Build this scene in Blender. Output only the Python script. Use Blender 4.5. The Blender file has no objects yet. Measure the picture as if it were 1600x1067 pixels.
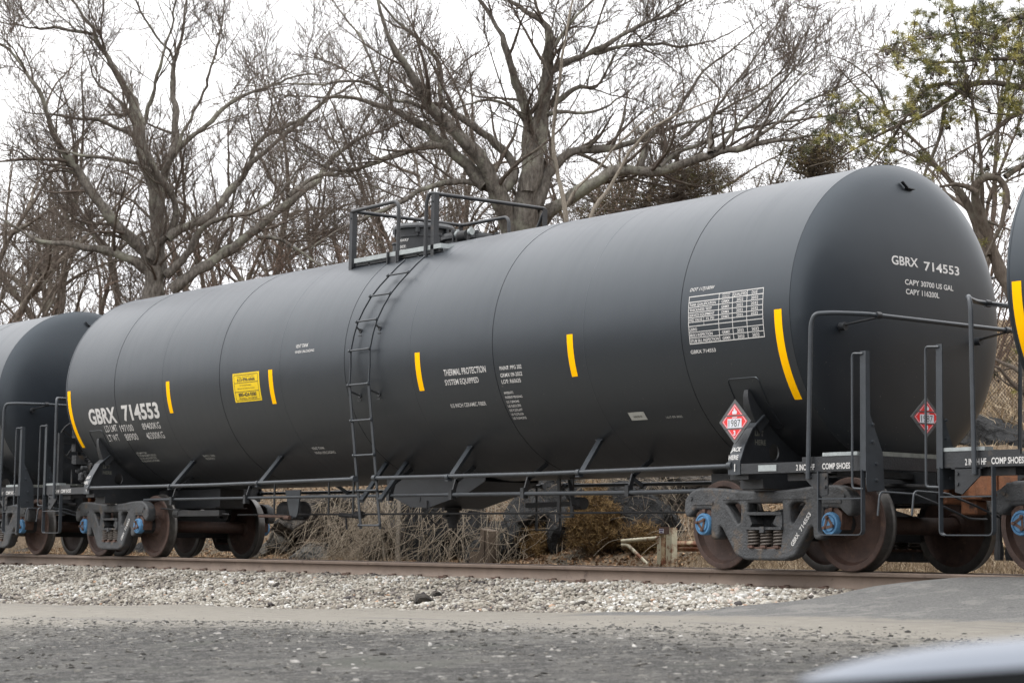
import bpy, bmesh, math, random
import numpy as np
from mathutils import Vector, Matrix
R_ = math.radians
random.seed(7)
scn = bpy.context.scene
col = scn.collection

# ------------------------------------------------------------------ camera
CAM = np.array([22.065, -15.9033, 0.1325]); FPX = 3286.764
def _basis(y, p, r):
    cy, sy, cp, sp, cr, sr = math.cos(y), math.sin(y), math.cos(p), math.sin(p), math.cos(r), math.sin(r)
    f = np.array([-sy*cp, cy*cp, sp]); r0 = np.array([cy, sy, 0.]); u0 = np.cross(r0, f)
    return cr*r0+sr*u0, -sr*r0+cr*u0, f
CR, CU, CF = _basis(.9134, .1002, .0143)
cd = bpy.data.cameras.new("camera"); cam = bpy.data.objects.new("camera", cd); col.objects.link(cam)
cam.matrix_world = Matrix(((CR[0], CU[0], -CF[0], CAM[0]), (CR[1], CU[1], -CF[1], CAM[1]), (CR[2], CU[2], -CF[2], CAM[2]), (0, 0, 0, 1)))
cd.sensor_width = 36; cd.lens = 36*FPX/1600; cd.clip_start = .05; cd.clip_end = 900
cd.dof.use_dof = True; cd.dof.focus_distance = 24; cd.dof.aperture_fstop = 5.0
scn.camera = cam
# ------------------------------------------------------------------ sky, sun, exposure
W = bpy.data.worlds.new("World"); scn.world = W; W.use_nodes = True
nt = W.node_tree; nt.nodes.clear()
sky = nt.nodes.new('ShaderNodeTexSky'); sky.sky_type = 'NISHITA'; sky.sun_disc = False
SUN_EL, SUN_AZ = R_(52), R_(200)
sky.sun_elevation = SUN_EL; sky.sun_rotation = SUN_AZ
hs = nt.nodes.new('ShaderNodeHueSaturation'); hs.inputs['Saturation'].default_value = .22
tc = nt.nodes.new('ShaderNodeTexCoord')
cl = nt.nodes.new('ShaderNodeTexNoise'); cl.inputs['Scale'].default_value = 2.2; cl.inputs['Detail'].default_value = 6
mpc = nt.nodes.new('ShaderNodeMapping'); mpc.inputs['Scale'].default_value = (1, 1, 2.6)
rc = nt.nodes.new('ShaderNodeValToRGB')
rc.color_ramp.elements[0].position = .3; rc.color_ramp.elements[0].color = (9.6, 9.7, 10.05, 1)
rc.color_ramp.elements[1].position = .7; rc.color_ramp.elements[1].color = (11.3, 11.2, 11.2, 1)
mx = nt.nodes.new('ShaderNodeMix'); mx.data_type = 'RGBA'; mx.inputs[0].default_value = .93
sz = nt.nodes.new('ShaderNodeSeparateXYZ'); zr = nt.nodes.new('ShaderNodeMapRange'); zr.inputs[1].default_value = 0; zr.inputs[2].default_value = .85; zr.inputs[3].default_value = .68; zr.inputs[4].default_value = 1.95
zm = nt.nodes.new('ShaderNodeVectorMath'); zm.operation = 'SCALE'
bg = nt.nodes.new('ShaderNodeBackground'); bg.inputs['Strength'].default_value = .1
wo = nt.nodes.new('ShaderNodeOutputWorld')
L = nt.links.new
L(sky.outputs[0], hs.inputs['Color']); L(tc.outputs['Generated'], mpc.inputs[0]); L(mpc.outputs[0], cl.inputs['Vector'])
L(cl.outputs[0], rc.inputs[0]); L(hs.outputs[0], mx.inputs[6]); L(rc.outputs[0], mx.inputs[7]); L(tc.outputs['Generated'], sz.inputs[0]); L(sz.outputs[2], zr.inputs[0]); L(mx.outputs[2], zm.inputs[0]); L(zr.outputs[0], zm.inputs['Scale']); L(zm.outputs[0], bg.inputs[0]); L(bg.outputs[0], wo.inputs[0])
sd = bpy.data.lights.new("sun", 'SUN'); so = bpy.data.objects.new("sun", sd); col.objects.link(so)
sd.energy = .8; sd.angle = R_(14); sd.color = (1, .96, .9)
sdir = Vector((math.sin(SUN_AZ)*math.cos(SUN_EL), math.cos(SUN_AZ)*math.cos(SUN_EL), math.sin(SUN_EL)))
so.rotation_euler = sdir.to_track_quat('Z', 'Y').to_euler()
scn.view_settings.view_transform = 'Standard'; scn.view_settings.look = 'None'
scn.view_settings.gamma = 1; scn.view_settings.exposure = 0.86
scn.render.engine = 'CYCLES'

def ray(u, v):
    return CF*FPX + CR*(u-800) + CU*(533.5-v)
def at(u, v, Y):                  # point on the vertical plane Y seen at (u, v) of the photograph
    d = ray(u, v); return CAM + d*((Y-CAM[1])/d[1])
def atd(u, v, D):                 # point at a distance D along the view axis
    return CAM + ray(u, v)/FPX*D

# ------------------------------------------------------------------ helpers
def tag(o, label=None, cat=None, group=None, kind=None):
    if label: o['label'] = label
    if cat: o['category'] = cat
    if group: o['group'] = group
    if kind: o['kind'] = kind
    return o
def empty(name, loc, label, cat, group=None, parent=None):
    o = bpy.data.objects.new(name, None); col.objects.link(o); o.location = loc; o.empty_display_size = .2
    return tag(o, label, cat, group)
def link(name, me, mat, parent=None, smooth=30):
    o = bpy.data.objects.new(name, me); col.objects.link(o)
    if mat is not None and not me.materials: me.materials.append(mat)
    if parent is not None: o.parent = parent
    if smooth is not None:
        me.polygons.foreach_set('use_smooth', [True]*len(me.polygons))
        if smooth < 180: me.set_sharp_from_angle(angle=R_(smooth))
    me.update(); return o
def npmesh(name, V, F, attr=None):
    V = np.asarray(V, np.float32).reshape(-1, 3); F = np.asarray(F, np.int32); k = F.shape[1]
    me = bpy.data.meshes.new(name); me.vertices.add(len(V)); me.vertices.foreach_set('co', V.ravel())
    me.loops.add(F.size); me.loops.foreach_set('vertex_index', F.ravel()); me.polygons.add(len(F))
    me.polygons.foreach_set('loop_start', np.arange(0, F.size, k, dtype=np.int32))
    me.polygons.foreach_set('loop_total', np.full(len(F), k, np.int32))
    if attr is not None:
        a = me.attributes.new('tone', 'FLOAT', 'FACE'); a.data.foreach_set('value', np.asarray(attr, np.float32))
    me.update(calc_edges=True); me.validate(); return me
class MB:
    def __init__(s): s.v = []; s.f = []
    def add(s, vs, fs):
        n = len(s.v); s.v += [tuple(map(float, p)) for p in vs]; s.f += [tuple(i+n for i in f) for f in fs]; return s
    def box(s, x0, x1, y0, y1, z0, z1):
        return s.add([(x0,y0,z0),(x1,y0,z0),(x1,y1,z0),(x0,y1,z0),(x0,y0,z1),(x1,y0,z1),(x1,y1,z1),(x0,y1,z1)],
                     [(0,3,2,1),(4,5,6,7),(0,1,5,4),(1,2,6,5),(2,3,7,6),(3,0,4,7)])
    def bar(s, a, b, w, h, up=(0, 0, 1)):
        a = Vector(a); b = Vector(b); t = (b-a).normalized(); up = Vector(up)
        if abs(t.dot(up)) > .98: up = Vector((0, 1, 0))
        x = t.cross(up).normalized(); z = x.cross(t)
        vs = [p+x*i*w/2+z*j*h/2 for p in (a, b) for i, j in ((-1,-1),(1,-1),(1,1),(-1,1))]
        return s.add(vs, [(0,1,2,3),(7,6,5,4),(0,4,5,1),(1,5,6,2),(2,6,7,3),(3,7,4,0)])
    def tube(s, pts, r, n=10, cap=True):
        pts = [Vector(p) for p in pts]; m = len(pts); rr = r if hasattr(r, '__len__') else [r]*m
        T = [(pts[min(i+1,m-1)]-pts[max(i-1,0)]).normalized() for i in range(m)]
        ref = Vector((0,0,1)) if abs(T[0].z) < .9 else Vector((1,0,0)); N = (ref-T[0]*ref.dot(T[0])).normalized()
        vs = []
        for i in range(m):
            N = (N-T[i]*N.dot(T[i])).normalized(); B = T[i].cross(N)
            vs += [pts[i]+(N*math.cos(2*math.pi*k/n)+B*math.sin(2*math.pi*k/n))*rr[i] for k in range(n)]
        fs = [(i*n+k, i*n+(k+1)%n, (i+1)*n+(k+1)%n, (i+1)*n+k) for i in range(m-1) for k in range(n)]
        if cap: fs += [tuple(range(n))[::-1], tuple((m-1)*n+k for k in range(n))]
        return s.add(vs, fs)
    def lathe(s, prof, c, axis='y', n=48, a0=0, a1=360):
        full = abs(a1-a0) >= 359.9; m = len(prof); vs = []; cnt = n if full else n+1
        for k in range(cnt):
            a = R_(a0+(a1-a0)*k/n); ca, sa = math.cos(a), math.sin(a)
            for (h, r) in prof:
                if axis == 'y': vs.append((c[0]+r*ca, c[1]+h, c[2]+r*sa))
                elif axis == 'x': vs.append((c[0]+h, c[1]+r*ca, c[2]+r*sa))
                else: vs.append((c[0]+r*ca, c[1]+r*sa, c[2]+h))
        fs = []
        for k in range(n):
            k2 = (k+1) % cnt
            fs += [(k*m+i, k2*m+i, k2*m+i+1, k*m+i+1) for i in range(m-1)]
        return s.add(vs, fs)
    def prism(s, poly, axis, h0, h1):
        n = len(poly)
        def P(a, b, h): return {'x': (h, a, b), 'y': (a, h, b), 'z': (a, b, h)}[axis]
        return s.add([P(a, b, h) for h in (h0, h1) for a, b in poly],
                     [tuple(range(n)), tuple(range(2*n-1, n-1, -1))]+[(i, i+n, (i+1)%n+n, (i+1)%n) for i in range(n)])
    def build(s, name, mat, parent=None, smooth=35, fix=True):
        me = bpy.data.meshes.new(name); me.from_pydata(s.v, [], s.f)
        if fix:
            bm = bmesh.new(); bm.from_mesh(me); bmesh.ops.recalc_face_normals(bm, faces=bm.faces); bm.to_mesh(me); bm.free()
        return link(name, me, mat, parent, smooth)
def arc(pts, r, n=5):             # polyline with rounded corners
    pts = [Vector(p) for p in pts]; out = [pts[0]]
    for i in range(1, len(pts)-1):
        a = (pts[i-1]-pts[i]); b = (pts[i+1]-pts[i]); q = min(r, a.length*.45, b.length*.45)
        p0 = pts[i]+a.normalized()*q; p1 = pts[i]+b.normalized()*q
        for k in range(n+1):
            t = k/n; out.append(p0*(1-t)**2+pts[i]*2*t*(1-t)+p1*t*t)
    return out+[pts[-1]]
def curve2d(splines, depth, bevel=0., res=2):
    """filled outline with holes, thickness depth (z from -depth/2 to depth/2 + bevel)"""
    cu = bpy.data.curves.new('tmp', 'CURVE'); cu.dimensions = '2D'; cu.fill_mode = 'BOTH'
    cu.extrude = depth/2; cu.bevel_depth = bevel; cu.bevel_resolution = res
    for pts in splines:
        sp = cu.splines.new('POLY'); sp.points.add(len(pts)-1); sp.use_cyclic_u = True
        for i, p in enumerate(pts): sp.points[i].co = (p[0], p[1], 0, 1)
    o = bpy.data.objects.new('tmp', cu); col.objects.link(o)
    bpy.context.view_layer.update()
    me = bpy.data.meshes.new_from_object(o.evaluated_get(bpy.context.evaluated_depsgraph_get()))
    bpy.data.objects.remove(o); bpy.data.curves.remove(cu); me.materials.clear(); return me
def rnd_poly(pts, r, n=4):
    m = len(pts); out = []
    for i in range(m):
        p = Vector(pts[i]); a = Vector(pts[i-1])-p; b = Vector(pts[(i+1) % m])-p; q = min(r, a.length*.45, b.length*.45)
        p0 = p+a.normalized()*q; p1 = p+b.normalized()*q
        for k in range(n+1):
            t = k/n; out.append(tuple(p0*(1-t)**2+p*2*t*(1-t)+p1*t*t))
    return out
def map_mesh(me, fn):
    for v in me.vertices: v.co = fn(v.co)
    me.update(); return me

# ------------------------------------------------------------------ materials
def new_mat(name):
    m = bpy.data.materials.new(name); m.use_nodes = True; n = m.node_tree
    return m, n, n.nodes['Principled BSDF']
def mat(name, base, rough=.6, metal=0., var=.25, scale=3., bump=.0, bscale=40., spots=None, spec=.5, coat=0):
    """principled paint with noise-driven tone; spots=(colour, threshold, scale) lays worn or rusty patches"""
    m, n, b = new_mat(name); k = n.links.new
    tc = n.nodes.new('ShaderNodeTexCoord'); nz = n.nodes.new('ShaderNodeTexNoise')
    nz.inputs['Scale'].default_value = scale; nz.inputs['Detail'].default_value = 8; nz.inputs['Roughness'].default_value = .65
    k(tc.outputs['Object'], nz.inputs['Vector'])
    rp = n.nodes.new('ShaderNodeValToRGB'); e = rp.color_ramp.elements
    e[0].position = .3; e[1].position = .72
    e[0].color = tuple(c*(1-var) for c in base)+(1,); e[1].color = tuple(min(1, c*(1+var)) for c in base)+(1,)
    k(nz.outputs[0], rp.inputs[0]); out = rp.outputs[0]
    if spots:
        for sc, th, ss in (spots if isinstance(spots, list) else [spots]):
            n2 = n.nodes.new('ShaderNodeTexNoise'); n2.inputs['Scale'].default_value = ss; n2.inputs['Detail'].default_value = 9; n2.inputs['Roughness'].default_value = .7
            k(tc.outputs['Object'], n2.inputs['Vector'])
            r2 = n.nodes.new('ShaderNodeValToRGB'); r2.color_ramp.elements[0].position = th; r2.color_ramp.elements[1].position = min(1, th+.09)
            k(n2.outputs[0], r2.inputs[0]); mm = n.nodes.new('ShaderNodeMix'); mm.data_type = 'RGBA'
            k(r2.outputs[0], mm.inputs[0]); k(out, mm.inputs[6]); mm.inputs[7].default_value = tuple(sc)+(1,); out = mm.outputs[2]
    k(out, b.inputs['Base Color'])
    b.inputs['Roughness'].default_value = rough; b.inputs['Metallic'].default_value = metal
    b.inputs['Specular IOR Level'].default_value = spec
    if coat: b.inputs['Coat Weight'].default_value = coat
    if bump:
        n3 = n.nodes.new('ShaderNodeTexNoise'); n3.inputs['Scale'].default_value = bscale; n3.inputs['Detail'].default_value = 6
        k(tc.outputs['Object'], n3.inputs['Vector']); bp = n.nodes.new('ShaderNodeBump'); bp.inputs['Strength'].default_value = bump; bp.inputs['Distance'].default_value = .02
        k(n3.outputs[0], bp.inputs['Height']); k(bp.outputs[0], b.inputs['Normal'])
    return m
def tone_mat(name, stops, rough=.8, bump=.0, bscale=60, sub=0):
    """colour from the per-face attribute 'tone' through a ramp"""
    m, n, b = new_mat(name); k = n.links.new
    a = n.nodes.new('ShaderNodeAttribute'); a.attribute_name = 'tone'
    rp = n.nodes.new('ShaderNodeValToRGB'); cr = rp.color_ramp
    while len(cr.elements) < len(stops): cr.elements.new(.5)
    for e, (p, c) in zip(cr.elements, stops): e.position = p; e.color = tuple(c)+(1,)
    k(a.outputs['Fac'], rp.inputs[0]); out = rp.outputs[0]
    tc = n.nodes.new('ShaderNodeTexCoord'); nz = n.nodes.new('ShaderNodeTexNoise'); nz.inputs['Scale'].default_value = bscale; nz.inputs['Detail'].default_value = 5
    k(tc.outputs['Object'], nz.inputs['Vector'])
    mm = n.nodes.new('ShaderNodeMix'); mm.data_type = 'RGBA'; mm.blend_type = 'MULTIPLY'; mm.inputs[0].default_value = .5
    r2 = n.nodes.new('ShaderNodeValToRGB'); r2.color_ramp.elements[0].position = .3; r2.color_ramp.elements[0].color = (.5, .5, .5, 1); r2.color_ramp.elements[1].position = .6
    k(nz.outputs[0], r2.inputs[0]); k(out, mm.inputs[6]); k(r2.outputs[0], mm.inputs[7]); k(mm.outputs[2], b.inputs['Base Color'])
    b.inputs['Roughness'].default_value = rough; b.inputs['Specular IOR Level'].default_value = .3
    if bump:
        bp = n.nodes.new('ShaderNodeBump'); bp.inputs['Strength'].default_value = bump; bp.inputs['Distance'].default_value = .01
        k(nz.outputs[0], bp.inputs['Height']); k(bp.outputs[0], b.inputs['Normal'])
    return m
M = {}
def tank_paint():
    m, n, b = new_mat('tank_paint'); k = n.links.new
    tc = n.nodes.new('ShaderNodeTexCoord')
    nz = n.nodes.new('ShaderNodeTexNoise'); nz.inputs['Scale'].default_value = .8; nz.inputs['Detail'].default_value = 9; nz.inputs['Roughness'].default_value = .6
    mp = n.nodes.new('ShaderNodeMapping'); mp.inputs['Scale'].default_value = (.6, 1.6, 1.0); k(tc.outputs['Object'], mp.inputs[0]); k(mp.outputs[0], nz.inputs['Vector'])
    rp = n.nodes.new('ShaderNodeValToRGB'); e = rp.color_ramp.elements; e[0].position = .3; e[1].position = .75
    e[0].color = (.0042, .0064, .0100, 1); e[1].color = (.0080, .0102, .0140, 1); k(nz.outputs[0], rp.inputs[0])
    # road film: brown dust thrown up from the wheels, thickest on the lowest third of the tank
    sx = n.nodes.new('ShaderNodeSeparateXYZ'); k(tc.outputs['Object'], sx.inputs[0])
    mr = n.nodes.new('ShaderNodeMapRange'); mr.inputs[1].default_value = 2.6; mr.inputs[2].default_value = 1.1; k(sx.outputs[2], mr.inputs[0])
    n2 = n.nodes.new('ShaderNodeTexNoise'); n2.inputs['Scale'].default_value = 2.3; n2.inputs['Detail'].default_value = 10; n2.inputs['Roughness'].default_value = .75; k(mp.outputs[0], n2.inputs['Vector'])
    ml = n.nodes.new('ShaderNodeMath'); ml.operation = 'MULTIPLY'; k(mr.outputs[0], ml.inputs[0]); k(n2.outputs[0], ml.inputs[1])
    mm = n.nodes.new('ShaderNodeMix'); mm.data_type = 'RGBA'; k(ml.outputs[0], mm.inputs[0]); k(rp.outputs[0], mm.inputs[6]); mm.inputs[7].default_value = (.0125, .0108, .0095, 1)
    # fine pale spatter
    vo = n.nodes.new('ShaderNodeTexNoise'); vo.inputs['Scale'].default_value = 42; vo.inputs['Detail'].default_value = 2; k(tc.outputs['Object'], vo.inputs['Vector'])
    r3 = n.nodes.new('ShaderNodeValToRGB'); r3.color_ramp.elements[0].position = .70; r3.color_ramp.elements[1].position = .76; k(vo.outputs[0], r3.inputs[0])
    m3 = n.nodes.new('ShaderNodeMath'); m3.operation = 'MULTIPLY'; k(r3.outputs[0], m3.inputs[0]); k(mr.outputs[0], m3.inputs[1])
    m4 = n.nodes.new('ShaderNodeMix'); m4.data_type = 'RGBA'; k(m3.outputs[0], m4.inputs[0]); k(mm.outputs[2], m4.inputs[6]); m4.inputs[7].default_value = (.12, .11, .10, 1)
    k(m4.outputs[2], b.inputs['Base Color'])
    r4 = n.nodes.new('ShaderNodeMapRange'); r4.inputs[3].default_value = .34; r4.inputs[4].default_value = .45; k(nz.outputs[0], r4.inputs[0])
    ms = n.nodes.new('ShaderNodeMapping'); ms.inputs['Scale'].default_value = (7, .35, .35); k(tc.outputs['Object'], ms.inputs[0]); ns = n.nodes.new('ShaderNodeTexNoise'); ns.inputs['Scale'].default_value = 1.4; ns.inputs['Detail'].default_value = 7; ns.inputs['Roughness'].default_value = .7; k(ms.outputs[0], ns.inputs['Vector'])
    rs_ = n.nodes.new('ShaderNodeMapRange'); rs_.inputs[1].default_value = .45; rs_.inputs[2].default_value = .75; rs_.inputs[3].default_value = 0; rs_.inputs[4].default_value = .045; k(ns.outputs[0], rs_.inputs[0])
    ra = n.nodes.new('ShaderNodeMath'); ra.operation = 'ADD'; k(r4.outputs[0], ra.inputs[0]); k(rs_.outputs[0], ra.inputs[1]); k(ra.outputs[0], b.inputs['Roughness'])
    b.inputs['Specular IOR Level'].default_value = .68; b.inputs['Specular Tint'].default_value = (.84, .93, 1, 1); b.inputs['Sheen Weight'].default_value = .03; b.inputs['Sheen Roughness'].default_value = .4
    # broad, shallow unevenness of the jacket sheets
    nb = n.nodes.new('ShaderNodeTexNoise'); nb.inputs['Scale'].default_value = 1.3; nb.inputs['Detail'].default_value = 2; k(tc.outputs['Object'], nb.inputs['Vector'])
    bp = n.nodes.new('ShaderNodeBump'); bp.inputs['Strength'].default_value = .22; bp.inputs['Distance'].default_value = .03; k(nb.outputs[0], bp.inputs['Height'])
    nf = n.nodes.new('ShaderNodeTexNoise'); nf.inputs['Scale'].default_value = 220; nf.inputs['Detail'].default_value = 3; k(tc.outputs['Object'], nf.inputs['Vector'])
    b2 = n.nodes.new('ShaderNodeBump'); b2.inputs['Strength'].default_value = .06; b2.inputs['Distance'].default_value = .004; k(nf.outputs[0], b2.inputs['Height']); k(bp.outputs[0], b2.inputs['Normal'])
    k(b2.outputs[0], b.inputs['Normal']); return m
M['tank'] = tank_paint()
M['black'] = mat('black_steel', (.015, .0165, .019), .48, 0, .3, 6, .15, 60, spots=((.05, .04, .032), .62, 5))
M['pipe'] = mat('grey_pipe', (.032, .037, .043), .42, .1, .2, 8)
M['seam'] = mat('seam_shadow', (.008, .008, .009), .7)
M['cast'] = mat('cast_steel', (.048, .050, .053), .62, .1, .4, 7, .5, 45, spots=[((.085, .066, .05), .55, 6), ((.018, .018, .018), .62, 4)])
M['dark'] = mat('under_gear', (.016, .016, .017), .75, 0, .4, 5, .2, 30, spots=((.045, .034, .026), .6, 7))
M['wheel'] = mat('wheel_rust', (.050, .027, .020), .66, .1, .4, 9, .25, 60, spots=((.085, .048, .033), .58, 14))
M['tread'] = mat('wheel_tread', (.09, .085, .08), .38, .7, .3, 12)
M['rust'] = mat('adapter_rust', (.08, .045, .033), .8, 0, .4, 18, .3, 60)
M['coupler'] = mat('coupler_rust', (.17, .068, .030), .75, 0, .35, 9, .3, 50, spots=((.05, .03, .022), .56, 6))
M['blue'] = mat('bearing_blue', (.060, .17, .31), .55, 0, .2, 20, spots=((.045, .06, .07), .58, 30))
M['spring'] = mat('spring_steel', (.075, .062, .052), .6, .2, .35, 25)
M['white'] = mat('white_lettering', (.50, .49, .475), .6, 0, .06, 30)
M['faint'] = mat('faded_lettering', (.33, .33, .31), .7, 0, .15, 30)
M['faintdark'] = mat('dull_lettering', (.10, .10, .085), .7, 0, .2, 30)
M['yellow'] = mat('reflective_yellow', (.92, .47, .0), .6, 0, .04, 10, spec=.06)
M['sticker'] = mat('sticker_yellow', (.66, .46, .015), .6, 0, .04, 10, spec=.15)
M['ink'] = mat('black_ink', (.03, .028, .02), .6)
M['red'] = mat('placard_red', (.62, .03, .03), .35, 0, .05, 10)
M['plwhite'] = mat('placard_white', (.55, .56, .60), .35, 0, .04, 10)
M['plgrey'] = mat('placard_grey', (.075, .078, .08), .5, 0, .1, 10)
M['galv'] = mat('galvanised', (.30, .325, .325), .45, .35, .2, 14)
M['dull'] = mat('dull_board', (.13, .135, .12), .7, 0, .3, 8)
M['rail'] = mat('rusty_rail', (.145, .107, .083), .62, .1, .22, 2.5, .2, 90, spots=[((.075, .05, .04), .60, 7), ((.16, .11, .085), .6, 30)])
M['railtop'] = mat('rail_head', (.17, .13, .11), .42, .5, .2, 6)
M['tie'] = mat('wood_tie', (.06, .05, .042), .9, 0, .4, 12, .5, 40)

# ------------------------------------------------------------------ numpy value noise and ground heights
_rs = np.random.RandomState(3); _T = _rs.rand(256, 256)
def vn(x, y, s=1., seed=0):
    x = np.asarray(x, float)/s+seed*17.3; y = np.asarray(y, float)/s+seed*9.1
    xi = np.floor(x).astype(int); yi = np.floor(y).astype(int); fx = x-xi; fy = y-yi
    fx = fx*fx*(3-2*fx); fy = fy*fy*(3-2*fy)
    g = lambda a, b: _T[a % 256, b % 256]
    return (g(xi, yi)*(1-fx)+g(xi+1, yi)*fx)*(1-fy)+(g(xi, yi+1)*(1-fx)+g(xi+1, yi+1)*fx)*fy-.5
def fbm(x, y, s, seed=0, o=4):
    return sum(vn(x, y, s/2**i, seed+i)/2**i for i in range(o))
def sst(a, b, x): t = np.clip((np.asarray(x, float)-a)/(b-a), 0, 1); return t*t*(3-2*t)
def ground_z(X, Y):
    X = np.asarray(X, float); Y = np.asarray(Y, float)
    base = np.interp(X, [-60, -30, -9, 4.6, 7.5, 12, 30], [-.95, -.88, -.72, -.47, -.40, -.31, -.36])
    z = base+np.interp(Y, [-110, -75, -50, -34, -16, -8, -3, 0], [13, 10, 3.5, -.7, -.5, -.06, 0, 0])  # rise far behind the camera is added, unseen, to darken tank reflections
    top = -.012-.02*np.abs(np.clip(-1.3-Y, 0, 1))
    ramp = sst(-4.4, -1.1, Y)**1.2*sst(7.6, 10.1, X+fbm(X, Y, 1.2, 3)*.35-.25*(Y+1))
    z = z*(1-ramp)+top*ramp
    z = z+fbm(X, Y, 2.5, 1)*.045*(1-ramp)
    # under the track
    tr = sst(-2.9, -2.0, Y)*(1-sst(7.6, 8.8, X+.3*Y+.3)); z = z*(1-tr)+np.minimum(z, -.42)*tr
    # far side: cut bank, slope and hill
    rock = sst(-1.5, -4., X)
    zb = np.interp(Y, [2.2, 3.2, 4.2, 5.5, 8, 12, 18, 26, 34, 60, 160], [-.12, -.05, .25, .75, 1.85, 2.9, 5.2, 8.0, 8.7, 9.5, 12])
    zr = np.interp(Y, [2.2, 3.2, 4.4, 5.4, 6.4, 8, 12, 18, 26, 34, 60, 160], [-.12, -.10, -.05, .15, .95, 2.0, 2.9, 4.4, 6.2, 7.0, 7.5, 9])
    zz = zb*(1-rock)+zr*rock+10*sst(12, 42, X)*sst(8, 36, Y)+fbm(X, Y, 3.5, 5)*.5*sst(3.4, 9, Y)+fbm(X, Y, .8, 8)*.14*sst(3, 4.5, Y)  # extra hill off to the right is added, unseen, darkening the head's reflection
    f = sst(1.9, 3.0, Y); return z*(1-f)+zz*f
def axis_grid(segs):
    out = []
    for a, b, st in segs: out += list(np.arange(a, b, st))
    return np.array(out+[segs[-1][1]])
def ground():
    xs = axis_grid([(-260, -60, 10), (-60, -22, 1), (-22, 16, .16), (16, 30, .5), (30, 120, 6)])
    ys = axis_grid([(-130, -18, 4), (-18, -10, .5), (-10, 9, .14), (9, 30, .6), (30, 220, 8)])
    X, Y = np.meshgrid(xs, ys, indexing='ij'); Z = ground_z(X, Y); nx, ny = X.shape
    i = np.arange(nx*ny).reshape(nx, ny); F = np.stack([i[:-1,:-1], i[1:,:-1], i[1:,1:], i[:-1,1:]], -1).reshape(-1, 4)
    me = npmesh('ground', np.stack([X, Y, Z], -1), F)
    m, n, b = new_mat('ground_surface'); k = n.links.new
    geo = n.nodes.new('ShaderNodeNewGeometry'); sx = n.nodes.new('ShaderNodeSeparateXYZ'); k(geo.outputs['Position'], sx.inputs[0])
    def noise(s, d=8, r=.6, sc=None):
        q = n.nodes.new('ShaderNodeTexNoise'); q.inputs['Scale'].default_value = s; q.inputs['Detail'].default_value = d; q.inputs['Roughness'].default_value = r
        if sc:
            mp = n.nodes.new('ShaderNodeMapping'); mp.inputs['Scale'].default_value = sc; k(geo.outputs['Position'], mp.inputs[0]); k(mp.outputs[0], q.inputs['Vector'])
        else: k(geo.outputs['Position'], q.inputs['Vector'])
        return q.outputs[0]
    def ramp(src, stops):
        r = n.nodes.new('ShaderNodeValToRGB'); cr = r.color_ramp
        while len(cr.elements) < len(stops): cr.elements.new(.5)
        for e, (p, c) in zip(cr.elements, stops): e.position = p; e.color = (tuple(c)+(1,)) if hasattr(c, '__len__') else (c, c, c, 1)
        k(src, r.inputs[0]); return r.outputs[0]
    def mix(f, a, c, bt='MIX'):
        q = n.nodes.new('ShaderNodeMix'); q.data_type = 'RGBA'; q.blend_type = bt
        for s, i in ((f, 0), (a, 6), (c, 7)):
            if isinstance(s, (int, float)): q.inputs[i].default_value = s
            elif isinstance(s, tuple): q.inputs[i].default_value = s+(1,)
            else: k(s, q.inputs[i])
        return q.outputs[2]
    def math2(op, a, c):
        q = n.nodes.new('ShaderNodeMath'); q.operation = op
        for s, i in ((a, 0), (c, 1)):
            if isinstance(s, (int, float)): q.inputs[i].default_value = s
            else: k(s, q.inputs[i])
        return q.outputs[0]
    def rng(src, a, c):
        q = n.nodes.new('ShaderNodeMapRange'); q.interpolation_type = 'SMOOTHSTEP'; q.inputs[1].default_value = a; q.inputs[2].default_value = c; k(src, q.inputs[0]); return q.outputs[0]
    fine = noise(38, 6, .7); mid = noise(6, 8, .7); big = noise(.7, 6, .6); streak = noise(1.0, 8, .65, (.25, 1.6, 1)); grit = noise(95, 3, .6)
    tan = mix(ramp(mid, [(.3, 0.), (.7, 1.)]), (.172, .158, .135), (.235, .220, .190)); tan = mix(rng(grit, .62, .7), tan, (.075, .075, .072)); tan = mix(rng(streak, .55, .68), tan, (.15, .141, .128))
    grav = mix(ramp(fine, [(.35, 0.), (.65, 1.)]), (.014, .0135, .013), (.044, .042, .039)); grav = mix(rng(mid, .45, .72), grav, (.062, .059, .054)); grav = mix(rng(noise(4.5, 9, .75), .50, .60), grav, (.070, .067, .061)); grav = mix(rng(noise(2.6, 9, .72), .54, .64), grav, (.022, .022, .021)); grav = mix(rng(noise(1.1, 9, .7), .50, .62), grav, (.085, .081, .073)); grav = mix(rng(noise(9, 7, .75), .56, .62), grav, (.10, .096, .087)); grav = mix(rng(grit, .56, .64), grav, (.16, .155, .147)); grav = mix(rng(noise(14, 5, .6), .58, .63), grav, (.13, .126, .118)); grav = mix(rng(noise(52, 3, .6), .60, .66), grav, (.018, .018, .018)); grav = mix(rng(big, .55, .7), grav, (.06, .062, .052))
    asp = mix(ramp(fine, [(.35, 0.), (.7, 1.)]), (.088, .087, .084), (.17, .167, .16)); asp = mix(rng(grit, .6, .7), asp, (.19, .19, .185)); asp = mix(rng(mid, .55, .75), asp, (.064, .064, .067)); asp = mix(rng(noise(2.2, 9, .75), .53, .60), asp, (.17, .165, .155)); asp = mix(rng(noise(70, 3, .6), .61, .66), asp, (.03, .03, .03))
    # where the dusty strip gives way to loose grey gravel
    by = math2('SUBTRACT', sx.outputs[1], math2('ADD', math2('MULTIPLY', sx.outputs[0], .30), -10.7))
    by = math2('ADD', by, math2('MULTIPLY', math2('SUBTRACT', mid, .5), 3.6)); by = math2('ADD', by, math2('MULTIPLY', math2('SUBTRACT', streak, .5), 4.5)); by = math2('ADD', by, math2('MULTIPLY', math2('SUBTRACT', fine, .5), 3.5))
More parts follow.
